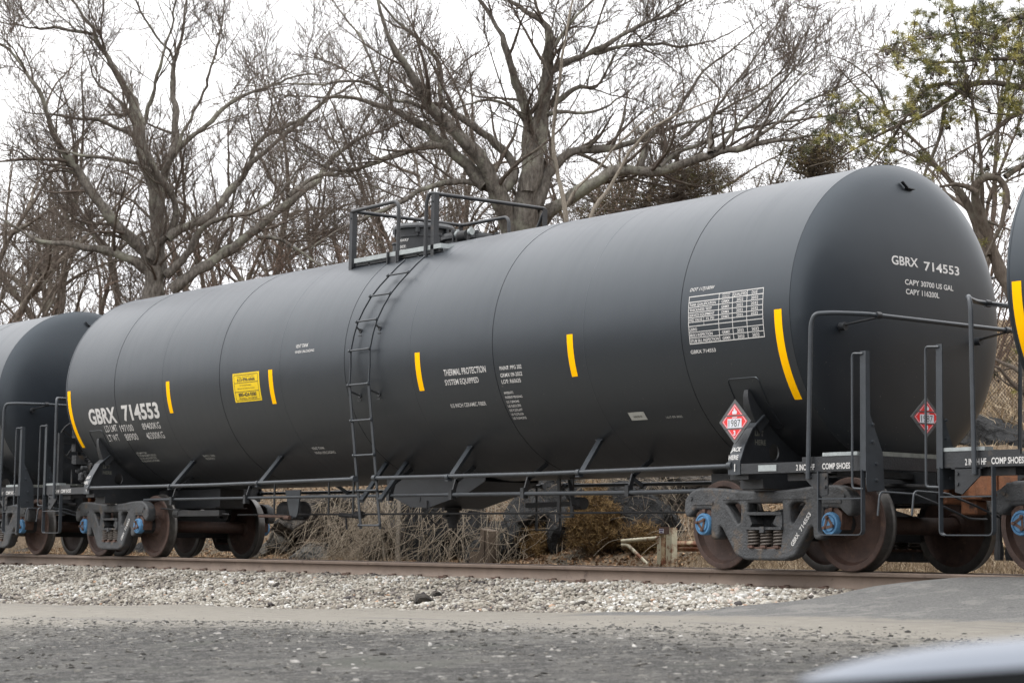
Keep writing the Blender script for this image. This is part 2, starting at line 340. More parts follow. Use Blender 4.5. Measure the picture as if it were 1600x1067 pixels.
    c = mix(rng(by, -1.1, .9), grav, tan)
    ay = math2('ADD', sx.outputs[1], math2('MULTIPLY', math2('SUBTRACT', mid, .5), .9)); ax = math2('ADD', sx.outputs[0], math2('MULTIPLY', math2('SUBTRACT', mid, .5), .8))
    ax = math2('SUBTRACT', ax, math2('MULTIPLY', math2('ADD', sx.outputs[1], 4.0), -.2))
    fa = math2('MULTIPLY', rng(ay, -4.0, -3.75), rng(ax, 7.1, 7.4)); c = mix(fa, c, asp)
    lit = mix(ramp(mid, [(.3, 0.), (.7, 1.)]), (.075, .052, .034), (.19, .14, .092)); lit = mix(rng(fine, .5, .7), lit, (.30, .23, .155)); lit = mix(rng(big, .5, .62), lit, (.075, .062, .045))
    c = mix(rng(sx.outputs[1], 2.0, 2.8), c, lit)
    k(c, b.inputs['Base Color']); b.inputs['Roughness'].default_value = .9; b.inputs['Specular IOR Level'].default_value = .25
    bp = n.nodes.new('ShaderNodeBump'); bp.inputs['Strength'].default_value = .9; bp.inputs['Distance'].default_value = .03; k(math2('ADD', fine, math2('MULTIPLY', mid, 1.5)), bp.inputs['Height']); k(bp.outputs[0], b.inputs['Normal'])
    o = link('ground', me, m, None, 180); tag(o, kind='structure')
ground()

# ------------------------------------------------------------------ ballast, stones, rails, ties
def ballast_z(X, Y):
    A = np.abs(Y); lim = np.where(Y < 0, 2.55, 2.3)
    g = ground_z(X, np.where(Y < 0, -3.3, 2.6)); edge = np.where(Y < 0, 3.25, 2.9)
    t = np.clip((A-1.35)/(edge-1.35), 0, 1.15)
    z = -.205*(1-t)+(g-.02)*t+fbm(X, Y, .5, 11, 3)*.05
    z = np.where(A < .7, z-.02, z)
    k = sst(8.6, 9.4, X); return z*(1-k)+(-.6)*k
def ballast():
    xs = np.arange(-60, 9.6, .25); ys = np.arange(-3.5, 3.01, .1); X, Y = np.meshgrid(xs, ys, indexing='ij'); Z = ballast_z(X, Y)
    nx, ny = X.shape; i = np.arange(nx*ny).reshape(nx, ny); F = np.stack([i[:-1,:-1], i[1:,:-1], i[1:,1:], i[:-1,1:]], -1).reshape(-1, 4)
    o = link('ballast_bed', npmesh('ballast_bed', np.stack([X, Y, Z], -1), F), mat('ballast_fines', (.085, .076, .065), .95, 0, .5, 14, .6, 40), None, 180); tag(o, kind='structure')
ballast()
ICO_V = None
def ico():
    bm = bmesh.new(); bmesh.ops.create_icosphere(bm, subdivisions=1, radius=1)
    V = np.array([v.co[:] for v in bm.verts]); F = np.array([[v.index for v in f.verts] for f in bm.faces]); bm.free(); return V, F
IV, IF = ico()
def stones(name, P, S, rs, label, mt, tones, flat=(.5, .85)):
    n = len(P); var = []
    for k in range(24):
        V = IV.copy()
        for _ in range(7):
            nn = rs.normal(size=3); nn /= np.linalg.norm(nn); d = rs.uniform(.45, .85); V -= np.maximum(0, V@nn-d)[:, None]*nn
        V *= rs.uniform(.85, 1.15, (len(V), 1)); var.append(V)
    var = np.array(var); k = rs.randint(0, 24, n); V = var[k]
    V = V*np.stack([rs.uniform(.75, 1.35, n), rs.uniform(.7, 1.1, n), rs.uniform(*flat, n)], -1)[:, None, :]
    a = rs.uniform(0, 6.28, n); t = rs.normal(0, .45, n); ca, sa, ct, st = np.cos(a), np.sin(a), np.cos(t), np.sin(t)
    x = V[..., 0]; y = V[..., 1]*ct[:, None]-V[..., 2]*st[:, None]; z = V[..., 1]*st[:, None]+V[..., 2]*ct[:, None]
    V = np.stack([x*ca[:, None]-y*sa[:, None], x*sa[:, None]+y*ca[:, None], z], -1)*S[:, None, None]+P[:, None, :]
    m = len(IV); F = (IF[None]+(np.arange(n)*m)[:, None, None]).reshape(-1, 3)
    o = link(name, npmesh(name, V, F, np.repeat(tones, len(IF))), mt, None, None); tag(o, label, 'gravel', None, 'stuff')
rs = np.random.RandomState(5)
STONE = tone_mat('crushed_stone', [(0, (.045, .04, .04)), (.16, (.13, .115, .105)), (.36, (.225, .20, .165)), (.58, (.305, .285, .245)), (.80, (.42, .41, .38)), (.95, (.60, .59, .57)), (1., (.33, .22, .15))], .82, .5, 40)
n = 52000
X = rs.uniform(-17, 9.2, n); Y = -(.83+rs.rand(n)**1.1*2.5); Z = ballast_z(X, Y)+rs.uniform(-.006, .02, n)
keep = ground_z(X, Y) < Z+.03
P = np.stack([X, Y, Z], -1)[keep]; S = rs.uniform(.015, .036, len(P))*(1+.6*(rs.rand(len(P)) > .93)); tn = np.clip(rs.normal(.50, .19, len(P))+fbm(P[:, 0], P[:, 1], 1.1, 31)*.35-.16*(P[:, 1] > -1.15)-.12*(P[:, 1] < -2.9), 0, .98); tn[rs.rand(len(P)) > .99] = 1.
stones('ballast_stones', P, S, rs, 'crushed grey and tan stone ballast sloping down from the near rail', STONE, tn)
n = 9000
X = rs.uniform(-13, 8.5, n); Y = rs.uniform(-.68, 2.6, n); Z = ballast_z(X, Y)+.008; ok = ~((np.abs(Y-.755) < .1))
P = np.stack([X, Y, Z], -1)[ok]
stones('track_stones', P, rs.uniform(.02, .034, len(P)), rs, 'crushed stone between and beyond the two rails', STONE, np.clip(rs.normal(.45, .2, len(P)), 0, .95))
GRIT = tone_mat('lot_grit', [(0, (.018, .018, .017)), (.35, (.058, .055, .051)), (.7, (.125, .119, .107)), (.93, (.22, .21, .195)), (1., (.32, .31, .29))], .9, .3, 40)
n = 60000
X = rs.uniform(2, 19, n); Y = -10.7+.30*X-rs.exponential(2.2, n)+rs.normal(.9, .8, n); Z = ground_z(X, Y)
P = np.stack([X, Y, Z-.003], -1); S = .004+rs.exponential(.0050, n); S = np.clip(S, .004, .028)
stones('loose_gravel', P, S, rs, 'loose pebbles and grit scattered over the grey lot', GRIT, np.clip(rs.normal(.42, .25, n), .0, 1.), (.25, .6))
n = 3400
X = rs.uniform(2, 19, n); Y = -10.9+.30*X-rs.exponential(1.8, n)+rs.normal(.1, .5, n); P = np.stack([X, Y, ground_z(X, Y)-.001], -1)
stones('flat_stones', P, rs.uniform(.012, .034, n), rs, 'flat pale stone chips pressed into the grey lot', GRIT, np.clip(rs.normal(.68, .14, n), .3, 1.), (.12, .3))
n = 5200
X = rs.uniform(-14, 14, n); Y = np.where(rs.rand(n) < .6, -3.1-rs.exponential(.28, n), rs.uniform(-7, -3.2, n)); P = np.stack([X, Y, ground_z(X, Y)-.002], -1)
stones('dust_pebbles', P[(X < 6.5) | (Y < -4.6)], rs.uniform(.004, .010, n)[(X < 6.5) | (Y < -4.6)], rs, 'sparse small pebbles on the dusty tan strip', STONE, np.clip(rs.normal(.3, .2, ((X < 6.5) | (Y < -4.6)).sum()), 0, .95), (.4, .7))

def rail(yc, label):
    prof = [(-.07,-.183),(-.07,-.172),(-.022,-.158),(-.010,-.14),(-.009,-.062),(-.018,-.048),(-.036,-.038),(-.0375,-.012),(-.030,-.002),(-.015,.0),(.015,.0),(.030,-.002),(.0375,-.012),(.036,-.038),(.018,-.048),(.009,-.062),(.010,-.14),(.022,-.158),(.07,-.172),(.07,-.183)]
    xs = [-110]+list(np.arange(-40, 20, 2.))+[60]; vs = []; m = len(prof)
    for x in xs: vs += [(x, yc+a, b+.002*math.sin(x*.7)*0) for a, b in prof]
    fs = [(i*m+j, (i+1)*m+j, (i+1)*m+(j+1)%m, i*m+(j+1)%m) for i in range(len(xs)-1) for j in range(m)]
    mb = MB(); mb.add(vs, fs); o = mb.build('rail', M['rail'], None, 40); o.data.materials.append(M['railtop'])
    for p in o.data.polygons:
        if p.normal.z > .9 and p.center.z > -.01: p.material_index = 1
    return tag(o, label, 'rail')
rail(-.755, 'long brown rusted steel rail nearest the camera, along the top of the stone slope')
rail(.755, 'far rail of the track, behind the near one under the wheels of the cars')
def tie_proto():
    mb = MB(); mb.box(-.115, .115, -1.29, 1.29, -.36, -.197); t = mb.build('railway_tie', M['tie'], None, None)
    me = bpy.data.meshes.new('tie_plate'); mb2 = MB(); mb2.box(-.09, .09, -.94, -.58, -.1965, -.184); pl = mb2.build('tie_plate', M['rail'], t, None)
    for sx in (-.06, .06):
        for yy in (-.85, -.66):
            s = MB(); s.lathe([(0, 0), (0, .012), (.02, .019), (.034, .016), (.036, 0)], (sx, yy, -.186), 'z', 8); s.box(sx-.01, sx+.01, yy-.02, yy+.02, -.175, -.155); s.build('spike', M['rail'], pl, None)
    for sy in (-1, 1): m = MB(); m.box(-.035, .05, *sorted((sy*.875, sy*.815)), -.19, -.150); m.box(-.015, .03, *sorted((sy*.83, sy*.79)), -.165, -.140); m.build('rail_clip', M['rust'], t, None)
    return t
def copy_tree(o, parent=None, skip=None):
    c = o.copy(); col.objects.link(c)
    if parent is not None: c.parent = parent
    for ch in list(o.children):
        if skip and skip(ch): continue
        copy_tree(ch, c, skip)
    return c
tie0 = tie_proto(); kids = list(tie0.children)
tag(tie0, 'dark wooden tie bedded in the stones under the rails, one of the evenly spaced row', 'railway tie', 'ties buried under the track')
tie0.location = (-15.2, 0, 0)
for i in range(1, 44):
    c = copy_tree(tie0); c.location = (-15.2+i*.53+random.uniform(-.02, .02), 0, -.002*random.random())

# ------------------------------------------------------------------ writing
def text_mesh(s, bold=.012, shear=0):
    cu = bpy.data.curves.new('txt', 'FONT'); cu.body = s; cu.size = 1; cu.offset = bold; cu.resolution_u = 3; cu.shear = shear
    o = bpy.data.objects.new('txt', cu); col.objects.link(o); bpy.context.view_layer.update()
    me = bpy.data.meshes.new_from_object(o.evaluated_get(bpy.context.evaluated_depsgraph_get()))
    bpy.data.objects.remove(o); bpy.data.curves.remove(cu); me.materials.clear(); return me
def fit_text(s, w, h, bold=.012, shear=0, cut=.04):
    """lettering of width w and capital height h, origin at its lower left corner, cut finely so that it can be bent"""
    me = text_mesh(s, bold, shear)
    V = np.array([v.co[:] for v in me.vertices]); lo, hi = V.min(0), V.max(0)
    H = .70*1.0
    sx = w/(hi[0]-lo[0]); sy = h/H
    for v in me.vertices: v.co = ((v.co.x-lo[0])*sx, v.co.y*sy, 0)
    if cut:
        bm = bmesh.new(); bm.from_mesh(me)
        for ax, ext in ((1, h), (0, w)):
            nrm = Vector((1, 0, 0)) if ax == 0 else Vector((0, 1, 0)); st = cut if ax == 1 else cut*2.5; q = st
            while q < ext:
                g = bm.verts[:]+bm.edges[:]+bm.faces[:]; bmesh.ops.bisect_plane(bm, geom=g, plane_co=nrm*q, plane_no=nrm); q += st
        bm.to_mesh(me); bm.free()
    return me
RT, ZC, XE, HD = 1.5319, 2.5476, 7.8076, .41
def head_x(r): r = min(1., max(0., r)); return .14*(1-r*r)+.075*(1-r**14)
def on_side(x, s_ang, off):      # point on the near side of the tank: x along the car, angle up from level in degrees
    a = R_(s_ang); return (x, -(RT+off)*math.cos(a), ZC+(RT+off)*math.sin(a))
def side_text(s, x0, x1, a0, a1, parent, mt='white', bold=.014, shear=0, off=.0025, name='lettering'):
    h = R_(a1-a0)*RT; me = fit_text(s, x1-x0, h, bold, shear)
    map_mesh(me, lambda c: Vector(on_side(x0+c.x, a0+math.degrees(c.y/RT), off)))
    o = link(name, me, M[mt], parent, None); return o
def side_patch(x0, x1, a0, a1, off, name, mt, parent, n=None, thick=0, slant=0):
    n = n or max(2, int(abs(a1-a0)/1.5)); vs = []; fs = []
    for i in range(n+1):
        a = a0+(a1-a0)*i/n; vs += [on_side(x0+slant*i/n, a, off), on_side(x1+slant*i/n, a, off)]
    fs = [(2*i, 2*i+1, 2*i+3, 2*i+2) for i in range(n)]
    mb = MB(); mb.add(vs, fs); return mb.build(name, M[mt] if isinstance(mt, str) else mt, parent, 180, False)
def plane_text(s, w, h, fn, parent, mt='white', bold=.014, shear=0, cut=0, name='lettering'):
    me = fit_text(s, w, h, bold, shear, cut); map_mesh(me, fn); return link(name, me, M[mt], parent, None)
def head_pt(y, z, off=.003):
    return Vector((XE-.002+head_x(math.hypot(y, z-ZC)/RT)+off, y, z))

# ------------------------------------------------------------------ the tank car, in its own coordinates (x along the track, 0 at the middle)
CAR = empty('tank_car', (0, 0, 0), 'complete black tank car in the middle, with white numbers, a ladder and a top platform', 'tank car', 'black tank cars coupled in a train')
TC = 7.03295
def shell():
    rings = [-6.2, -3.1, .015, 3.08, 6.25]; prof = []
    xs = [-XE]; 
    for r in rings: xs += [r-.010, r-.0045, r, r+.0045, r+.010]
    prof = [(-XE, RT+.004), (-XE+.022, RT+.004), (-XE+.024, RT)]
    for r in rings: prof += [(r-.007, RT), (r-.0065, RT+.003), (r+.0, RT+.003), (r+.0005, RT-.006), (r+.005, RT-.006), (r+.0055, RT)]
    prof += [(XE-.024, RT), (XE-.022, RT+.005), (XE-.004, RT+.005), (XE-.002, RT-.003), (XE, RT-.003)]
    mb = MB(); mb.lathe(prof, (0, 0, ZC), 'x', 288); o = mb.build('tank_shell', M['tank'], CAR, 25)
    # faint circumferential weld lines of the inner tank telegraphing through the jacket
    for x in (-4.73, -1.53, 1.44, 4.7):
        q = MB(); q.lathe([(x-.006, RT+.0002), (x-.003, RT+.0016), (x+.003, RT+.0016), (x+.006, RT+.0002)], (0, 0, ZC), 'x', 288); q.build('jacket_seam', M['tank'], o, 180)
    for x in rings:
        q = MB(); q.lathe([(x+.0008, RT-.0015), (x+.0048, RT-.0015)], (0, 0, ZC), 'x', 288); q.build('seam_gap', M['seam'], o, 180)
    for s, nm in ((1, 'a'), (-1, 'b')):
        pr = [(s*(XE-.002+head_x(r)), RT*r) for r in list(1-np.linspace(0, 1, 60)**2.2)]
        pr[0] = (s*(XE-.002), RT-.004); pr[-1] = (pr[-1][0], .0005)
        mb = MB(); mb.lathe(pr, (0, 0, ZC), 'x', 192); hd = mb.build('tank_head', M['tank'], CAR, 180)
        if s == 1: head = hd
    return o, head
SHELL, HEAD = shell()
# reflective stripes
for x, a0, a1, w in ((-7.705, -35.4, -1.2, .10), (7.615, -35.6, -1.3, .10), (-4.56, -19.1, -2.1, .10), (-1.76, -19.1, -2.1, .10), (1.60, -19.2, -2.0, .10), (4.47, -19.0, -1.7, .10)):
    side_patch(x-(.02 if x > 7 else .05)+(.0 if abs(x) < 7 else 0), x+(.08 if x > 7 else .05), a0, a1, .002, 'reflective_stripe', 'yellow', SHELL)
TX = [('GBRX',-7.135,-6.255,-21.35,-12.90),('714553',-6.04,-4.920,-20.76,-12.54),
('LD LMT',-6.735,-6.339,-26.67,-22.71),('197100',-6.249,-5.843,-27.21,-23.28),('89400KG',-5.552,-5.015,-26.91,-23.24),
('LT WT',-6.760,-6.405,-32.50,-28.36),('88900',-6.207,-5.821,-32.67,-28.59),('40300KG',-5.550,-5.021,-32.81,-28.79),
('VENT TANK',-1.156,-0.853,7.06,8.74),('WHEN UNLOADING',-1.163,-0.698,4.39,5.67),('VENT TANK',-1.401,-1.098,-45.86,-44.30),('WHEN UNLOADING',-1.412,-0.928,-48.95,-47.23),
('THERMAL PROTECTION',2.103,2.918,-13.57,-10.77),('SYSTEM EQUIPPED',2.092,2.749,-17.72,-15.31),('0.5 INCH CERAMIC FIBER',2.068,2.758,-28.16,-26.36),
('PAINT: PPG 202',3.181,3.581,-13.45,-11.83),('GRMX 09-2022',3.169,3.570,-16.47,-14.84),('LOT: R60635',3.166,3.520,-19.27,-17.62),
('PATENTS:',3.155,3.328,-23.98,-22.85),('PATENT PENDING',3.152,3.460,-25.94,-24.88),('US 7,894,943',3.145,3.371,-28.01,-26.93),('US 8,833,293',3.137,3.375,-29.99,-28.87),
('US 9,233,697',3.133,3.372,-31.99,-30.85),('US 9,278,624',3.128,3.354,-33.93,-32.86),('US 9,694,935',3.126,3.371,-35.95,-34.77),
('DOT 117J100W',6.370,6.736,9.41,10.70),('GBRX 714553',6.363,6.730,-14.38,-13.04)]
for s, x0, x1, a0, a1 in TX:
    side_text(s, x0, x1, a0, a1, SHELL, bold=.034 if s in ('GBRX', '714553') else (.004 if x0 < -5 else .012), shear=.35 if s.startswith('DOT') else 0)
for s, x0, x1, a0, a1 in [('ATS EMPTY CAR',-6.173,-5.846,-42.14,-40.82),('TO BE MADE EMPTY BEFORE',-6.174,-5.623,-44.02,-42.66),('VALVES ARE INSPECTED',-6.182,-5.660,-46.00,-44.70),('TO BE OPENED AT INLETS',-6.194,-5.651,-48.05,-46.75),
        ('BR.HD.2.1 LOAD',-4.309,-3.982,-46.72,-45.28),('PRESSURE TEST',-4.300,-4.042,-48.79,-47.39),('1617-09-2022',5.653,5.904,-40.11,-39.12)]:
    side_text(s, x0, x1, a0, a1, SHELL, 'faint')
# qualification table: hollow grid of white lines with its entries
def table():
    xs = [6.374, 6.815, 7.013, 7.216, 7.44]; A0, A1 = 7.25, -10.65; fr = [0, .118, .231, .345, .45, .545, .631, .757, .878, 1.]
    A = [A0+(A1-A0)*f for f in fr]; mb = MB(); w = .0045; wa = math.degrees(w/RT)
    def patch(x0, x1, a0, a1):
        n = max(1, int(abs(a1-a0)/1.5)); vs = []
        for i in range(n+1): a = a0+(a1-a0)*i/n; vs += [on_side(x0, a, .0025), on_side(x1, a, .0025)]
        mb.add(vs, [(2*i, 2*i+1, 2*i+3, 2*i+2) for i in range(n)])
    for i, a in enumerate(A): patch(xs[0]-w, xs[-1]+w, a-wa*(1 if i in (0, 9, 1) else .8), a+wa*(1 if i in (0, 9, 1) else .8))
    edges = list(zip(A[:-1], A[1:]))
    for i, x in enumerate(xs):
        for a, b in edges: patch(x-w*.9, x+w*.9, b+wa, a-wa)
    patch(6.60-w*.6, 6.60+w*.6, A[6]+wa, A[4]-wa)
    mb.build('table_grid', M['white'], SHELL, None, False)
    T = [(1, 'TANK QUALIFICATION', .385), (2, 'THICKNESS TEST', .33), (3, 'SERVICE EQUIPMENT', .37), (4, 'PRD VALVE', .19), (6, 'LINING:', .11), (7, '88.B.2 INSPECTION', .33), (8, 'STUB SILL INSPECTION', .41)]
    def cell(r, s, x0, x1, k=.52, mt='white'):
        a, b = A[r], A[r+1]; m = (a+b)/2-.05; h = min(1.15, abs(a-b)*k); side_text(s, x0, x1, m-h/2, m+h/2, SHELL, mt, .018)
    for r, s, w_ in T: cell(r, s, 6.387, 6.387+w_)
    cell(4, '75 PSI', 6.63, 6.75)
    side_text('STATION', 6.86, 6.97, A[0]-.85, A[0]-.3, SHELL, 'white', .018); side_text('STENCIL', 6.86, 6.97, A[0]-1.75, A[0]-1.2, SHELL, 'white', .018)
    cell(0, 'QUALIFIED', 7.022, 7.207); cell(0, 'DUE', 7.28, 7.36)
    for r in (1, 2, 3, 4, 7, 8): cell(r, 'GRMX', 6.855, 6.97); cell(r, '2022', 7.07, 7.165); cell(r, '2032', 7.275, 7.375)
table()
def sticker():
    o = side_patch(-2.74, -2.045, -16.7, -2.1, .0025, 'emergency_sticker', 'sticker', SHELL)
    x0, x1 = -2.74, -2.045; mb = MB()
    def line(a, xa=-2.70, xb=-2.085, w=.0035):
        wa = math.degrees(w/RT); mb.add([on_side(xa, a-wa, .0045), on_side(xb, a-wa, .0045), on_side(xb, a+wa, .0045), on_side(xa, a+wa, .0045)], [(0, 1, 2, 3)])
    for a in (-3.0, -7.0, -11.5, -15.8): line(a)
    for x in (-2.70, -2.085):
        vs = [on_side(x+dx, a, .0045) for a in np.linspace(-15.8, -3.0, 9) for dx in (-.003, .003)]; mb.add(vs, [(2*i, 2*i+1, 2*i+3, 2*i+2) for i in range(8)])
    mb.build('sticker_rule', M['ink'], SHELL, None, False)
    for s, xa, xb, a, b, bo in (('613-996-6666', -2.62, -2.16, -6.3, -4.6, .02), ('Canada - call CANUTEC collect', -2.62, -2.18, -4.2, -3.6, 0), ('For Chemical Emergency', -2.56, -2.26, -8.6, -7.9, 0), ('Spill, Leak, Fire, Exposure or Accident', -2.63, -2.18, -10.2, -9.5, 0), ('800-424-9300', -2.62, -2.16, -13.9, -12.1, .028), ('USA & Mexico - Call CHEMTREC', -2.62, -2.15, -15.2, -14.5, .01)):
        side_text(s, xa, xb, a, b, SHELL, 'ink', bo, off=.005)
sticker()
side_patch(5.10, 5.355, -40.15, -36.3, .0025, 'paper_label', mat('paper_label', (.36, .36, .33), .7, 0, .1, 8), SHELL)
side_text('INSPECTED OK', 5.16, 5.30, -38.9, -38.0, SHELL, 'faintdark', .02, off=.0045)
# writing on the head
for s, y0, y1, z0, h in (('GBRX', -.308, .075, 3.064, .088), ('714553', .165, .735, 3.045, .088), ('CAPY 30700 US GAL', -.131, .62, 2.875, .052), ('CAPY 116200L', -.122, .385, 2.78, .052)):
    me = fit_text(s, y1-y0, h, .02); map_mesh(me, lambda c: head_pt(y0+c.x, z0-.028+c.y)); link('lettering', me, M['white'], HEAD, None)
q = MB(); q.bar(head_pt(-.07, 3.90, .03), head_pt(-.01, 3.84, .03), .008, .04, (1, 0, 0)); q.bar(head_pt(-.01, 3.84, .02), head_pt(.10, 3.835, .02), .008, .04, (1, 0, 0)); q.build('lifting_lug', M['black'], HEAD)

def placard(parent, cen, ux, size, nrm):
    """diamond hazard placard; ux = direction of its width, nrm = facing"""
    cen = Vector(cen); ux = Vector(ux).normalized(); uz = Vector((0, 0, 1)); nrm = Vector(nrm).normalized()
    P = lambda a, b, d: cen+ux*a+uz*b+nrm*d
    def poly(pts, d, mt, name, par, th=0):
        mb = MB()
        if th: n = len(pts); mb.add([P(a, b, d-th) for a, b in pts]+[P(a, b, d) for a, b in pts], [tuple(range(n))[::-1], tuple(range(n, 2*n))]+[(i, (i+1)%n, (i+1)%n+n, i+n) for i in range(n)])
        else: mb.add([P(a, b, d) for a, b in pts], [tuple(range(len(pts)))])
        return mb.build(name, M[mt], par, None, bool(th))
    s = size/2
    fr = poly([(0, -s), (s, 0), (0, s), (-s, 0)], 0, 'plgrey', 'hazard_placard', parent, .008)
    k = s*.80
    poly([(0, -k), (k, 0), (0, k), (-k, 0)], .002, 'red', 'placard_sheet', fr)
    # white inner border line
    mb = MB(); a, b = k*.94, k*.90
    c1 = [(0, -a), (a, 0), (0, a), (-a, 0)]; c2 = [(0, -b), (b, 0), (0, b), (-b, 0)]
    mb.add([P(x, y, .0032) for x, y in c1+c2], [(i, (i+1)%4, (i+1)%4+4, i+4) for i in range(4)]); mb.build('border_line', M['plwhite'], fr, None, False)
    for z0, z1 in ((.30*k, .37*k), (-.42*k, -.35*k)):
        w = lambda z: s*.995-abs(z)
        poly([(-w(z0), z0), (w(z0), z0), (w(z1), z1), (-w(z1), z1)], .0048, 'plgrey', 'placard_clip', fr)
    poly([(-.56*k, -.34*k), (.56*k, -.34*k), (.56*k, .17*k), (-.56*k, .17*k)], .0045, 'plwhite', 'number_panel', fr)
    plane_text('1987', .92*k, .40*k, lambda c: P(c.x-.46*k, c.y-.28*k, .006), fr, 'ink', -.004)
    plane_text('3', .17*k, .26*k, lambda c: P(c.x-.085*k, c.y-.75*k, .006), fr, 'plwhite', .04)
    fl = [(-.17,.42),(-.21,.52),(-.13,.62),(-.10,.56),(-.07,.72),(.0,.82),(.0,.72),(.07,.68),(.06,.60),(.13,.64),(.19,.54),(.16,.42)]
    poly([(x*k, y*k) for x, y in fl], .0042, 'plwhite', 'flame_symbol', fr); poly([(-.2*k, .21*k), (.2*k, .21*k), (.2*k, .26*k), (-.2*k, .26*k)], .0042, 'plwhite', 'flame_base', fr)
    return fr
placard(CAR, (7.02, -1.50, 1.452), (1, 0, 0), .445, (0, -1, 0))
placard(CAR, (8.40, .17-.43, 1.50), (.12, 1, 0), .40, (1, -.12, 0))

# ladder
def ladder():
    Lx = [(3.73, .60), (3.55, .557), (3.28, .423), (2.96, .323), (2.60, .257), (2.17, .252), (1.735, .25), (.40, .25)]
    def pt(z, x):
        if z >= 2.4:
            a = math.asin(min(1, (z-ZC)/(RT+.065))); return Vector((x, -(RT+.065)*math.cos(a), z))
        y = -1.6+(2.17-z)*.122 if z < 2.17 else -1.6
        return Vector((x, y, z))
    st = []; par = None
    zz = [3.76, 3.66, 3.55, 3.42, 3.28, 3.12, 2.96, 2.8, 2.6, 2.4, 2.17, 1.735, 1.306, .875, .42]
    for off in (0, .425):
        pts = [pt(z, np.interp(-z, [-p[0] for p in Lx], [p[1] for p in Lx])+off) for z in zz]
        mb = MB(); 
        for a, b in zip(pts[:-1], pts[1:]): mb.bar(a, b+(b-a)*.03, .012 if a.z > 2.3 else .046, .020 if a.z > 2.3 else .012, (0, 1, .01) if a.z > 2.5 else (0, 1, 0))
        o = mb.build('ladder', M['pipe'], CAR, None) if par is None else mb.build('stile', M['pipe'], par, None)
        par = par or o
    for z in (3.547, 3.283, 2.963, 2.60, 2.172, 1.734, 1.307, .875, .449):
        x = np.interp(-z, [-p[0] for p in Lx], [p[1] for p in Lx]); mb = MB(); a = pt(z, x-.03)+Vector((0, -.014, 0)); b = pt(z, x+.455)+Vector((0, -.014, 0))
        mb.tube([a, b], .0125, 8); 
        for c in (a, b): mb.lathe([(-.01, 0), (-.01, .02), (.018, .02), (.018, 0)], c+Vector((.02 if c is a else -.03, 0, 0)), 'x', 8)
        mb.build('rung', M['pipe'], par)
    for z in (2.90, 2.10):      # stand-off feet
        for off in (0, .425):
            x = np.interp(-z, [-p[0] for p in Lx], [p[1] for p in Lx])+off; p = pt(z, x); a = math.asin((z-ZC-.05)/RT); s = Vector((x+.015, -RT*math.cos(a), ZC+RT*math.sin(a)))
            mb = MB(); mb.tube([p, s], .012, 8); mb.lathe([(0, .0), (0, .03), (.015, .03), (.015, 0)], s+Vector((0, -.012, 0)), 'y', 12); mb.bar(s+Vector((-.03, -.01, -.06)), s+Vector((.04, -.01, -.06)), .012, .012); mb.build('standoff', M['black'], par)
    for (x, xt) in ((.40, -.07), (.81, .381)):
        mb = MB(); mb.bar((x, -1.49, .745), (xt, -.80, 1.245), .05, .045); mb.build('brace', M['pipe'], par, None)
ladder()
# running handrails along both sides with their braces
for sy in (-1, 1):
    for x0, x1, bx in ((-6.965, .245, (-4.43, -2.03)), (.71, 6.96, (2.255, 4.64))):
        mb = MB(); mb.tube([(x0, sy*1.5, 1.02), ((x0+x1)/2, sy*1.5, 1.004), (x1, sy*1.5, 1.018)], .024, 14); hr = mb.build('side_handrail', M['pipe'], CAR)
        for xe in (x0, x1):
            mb = MB(); mb.lathe([(-.03, 0), (-.03, .04), (.03, .04), (.03, 0)], (xe, sy*1.5, 1.02), 'x', 14); mb.build('end_socket', M['pipe'], hr)
        for b in bx:
            mb = MB(); mb.bar((b, sy*1.49, .985), (b-.28, sy*.985, 1.385), .055, .05); mb.lathe([(-.025, .024), (-.025, .036), (.025, .036), (.025, .024)], (b-.03, sy*1.5, 1.004), 'x', 14)
            mb.box(b-.05, b+.01, sy*1.5-.03, sy*1.5+.03, .955, .967); mb.box(b-.34, b-.22, sy*.985-.03, sy*.985+.03, 1.38, 1.39); mb.build('brace', M['pipe'], hr, None)

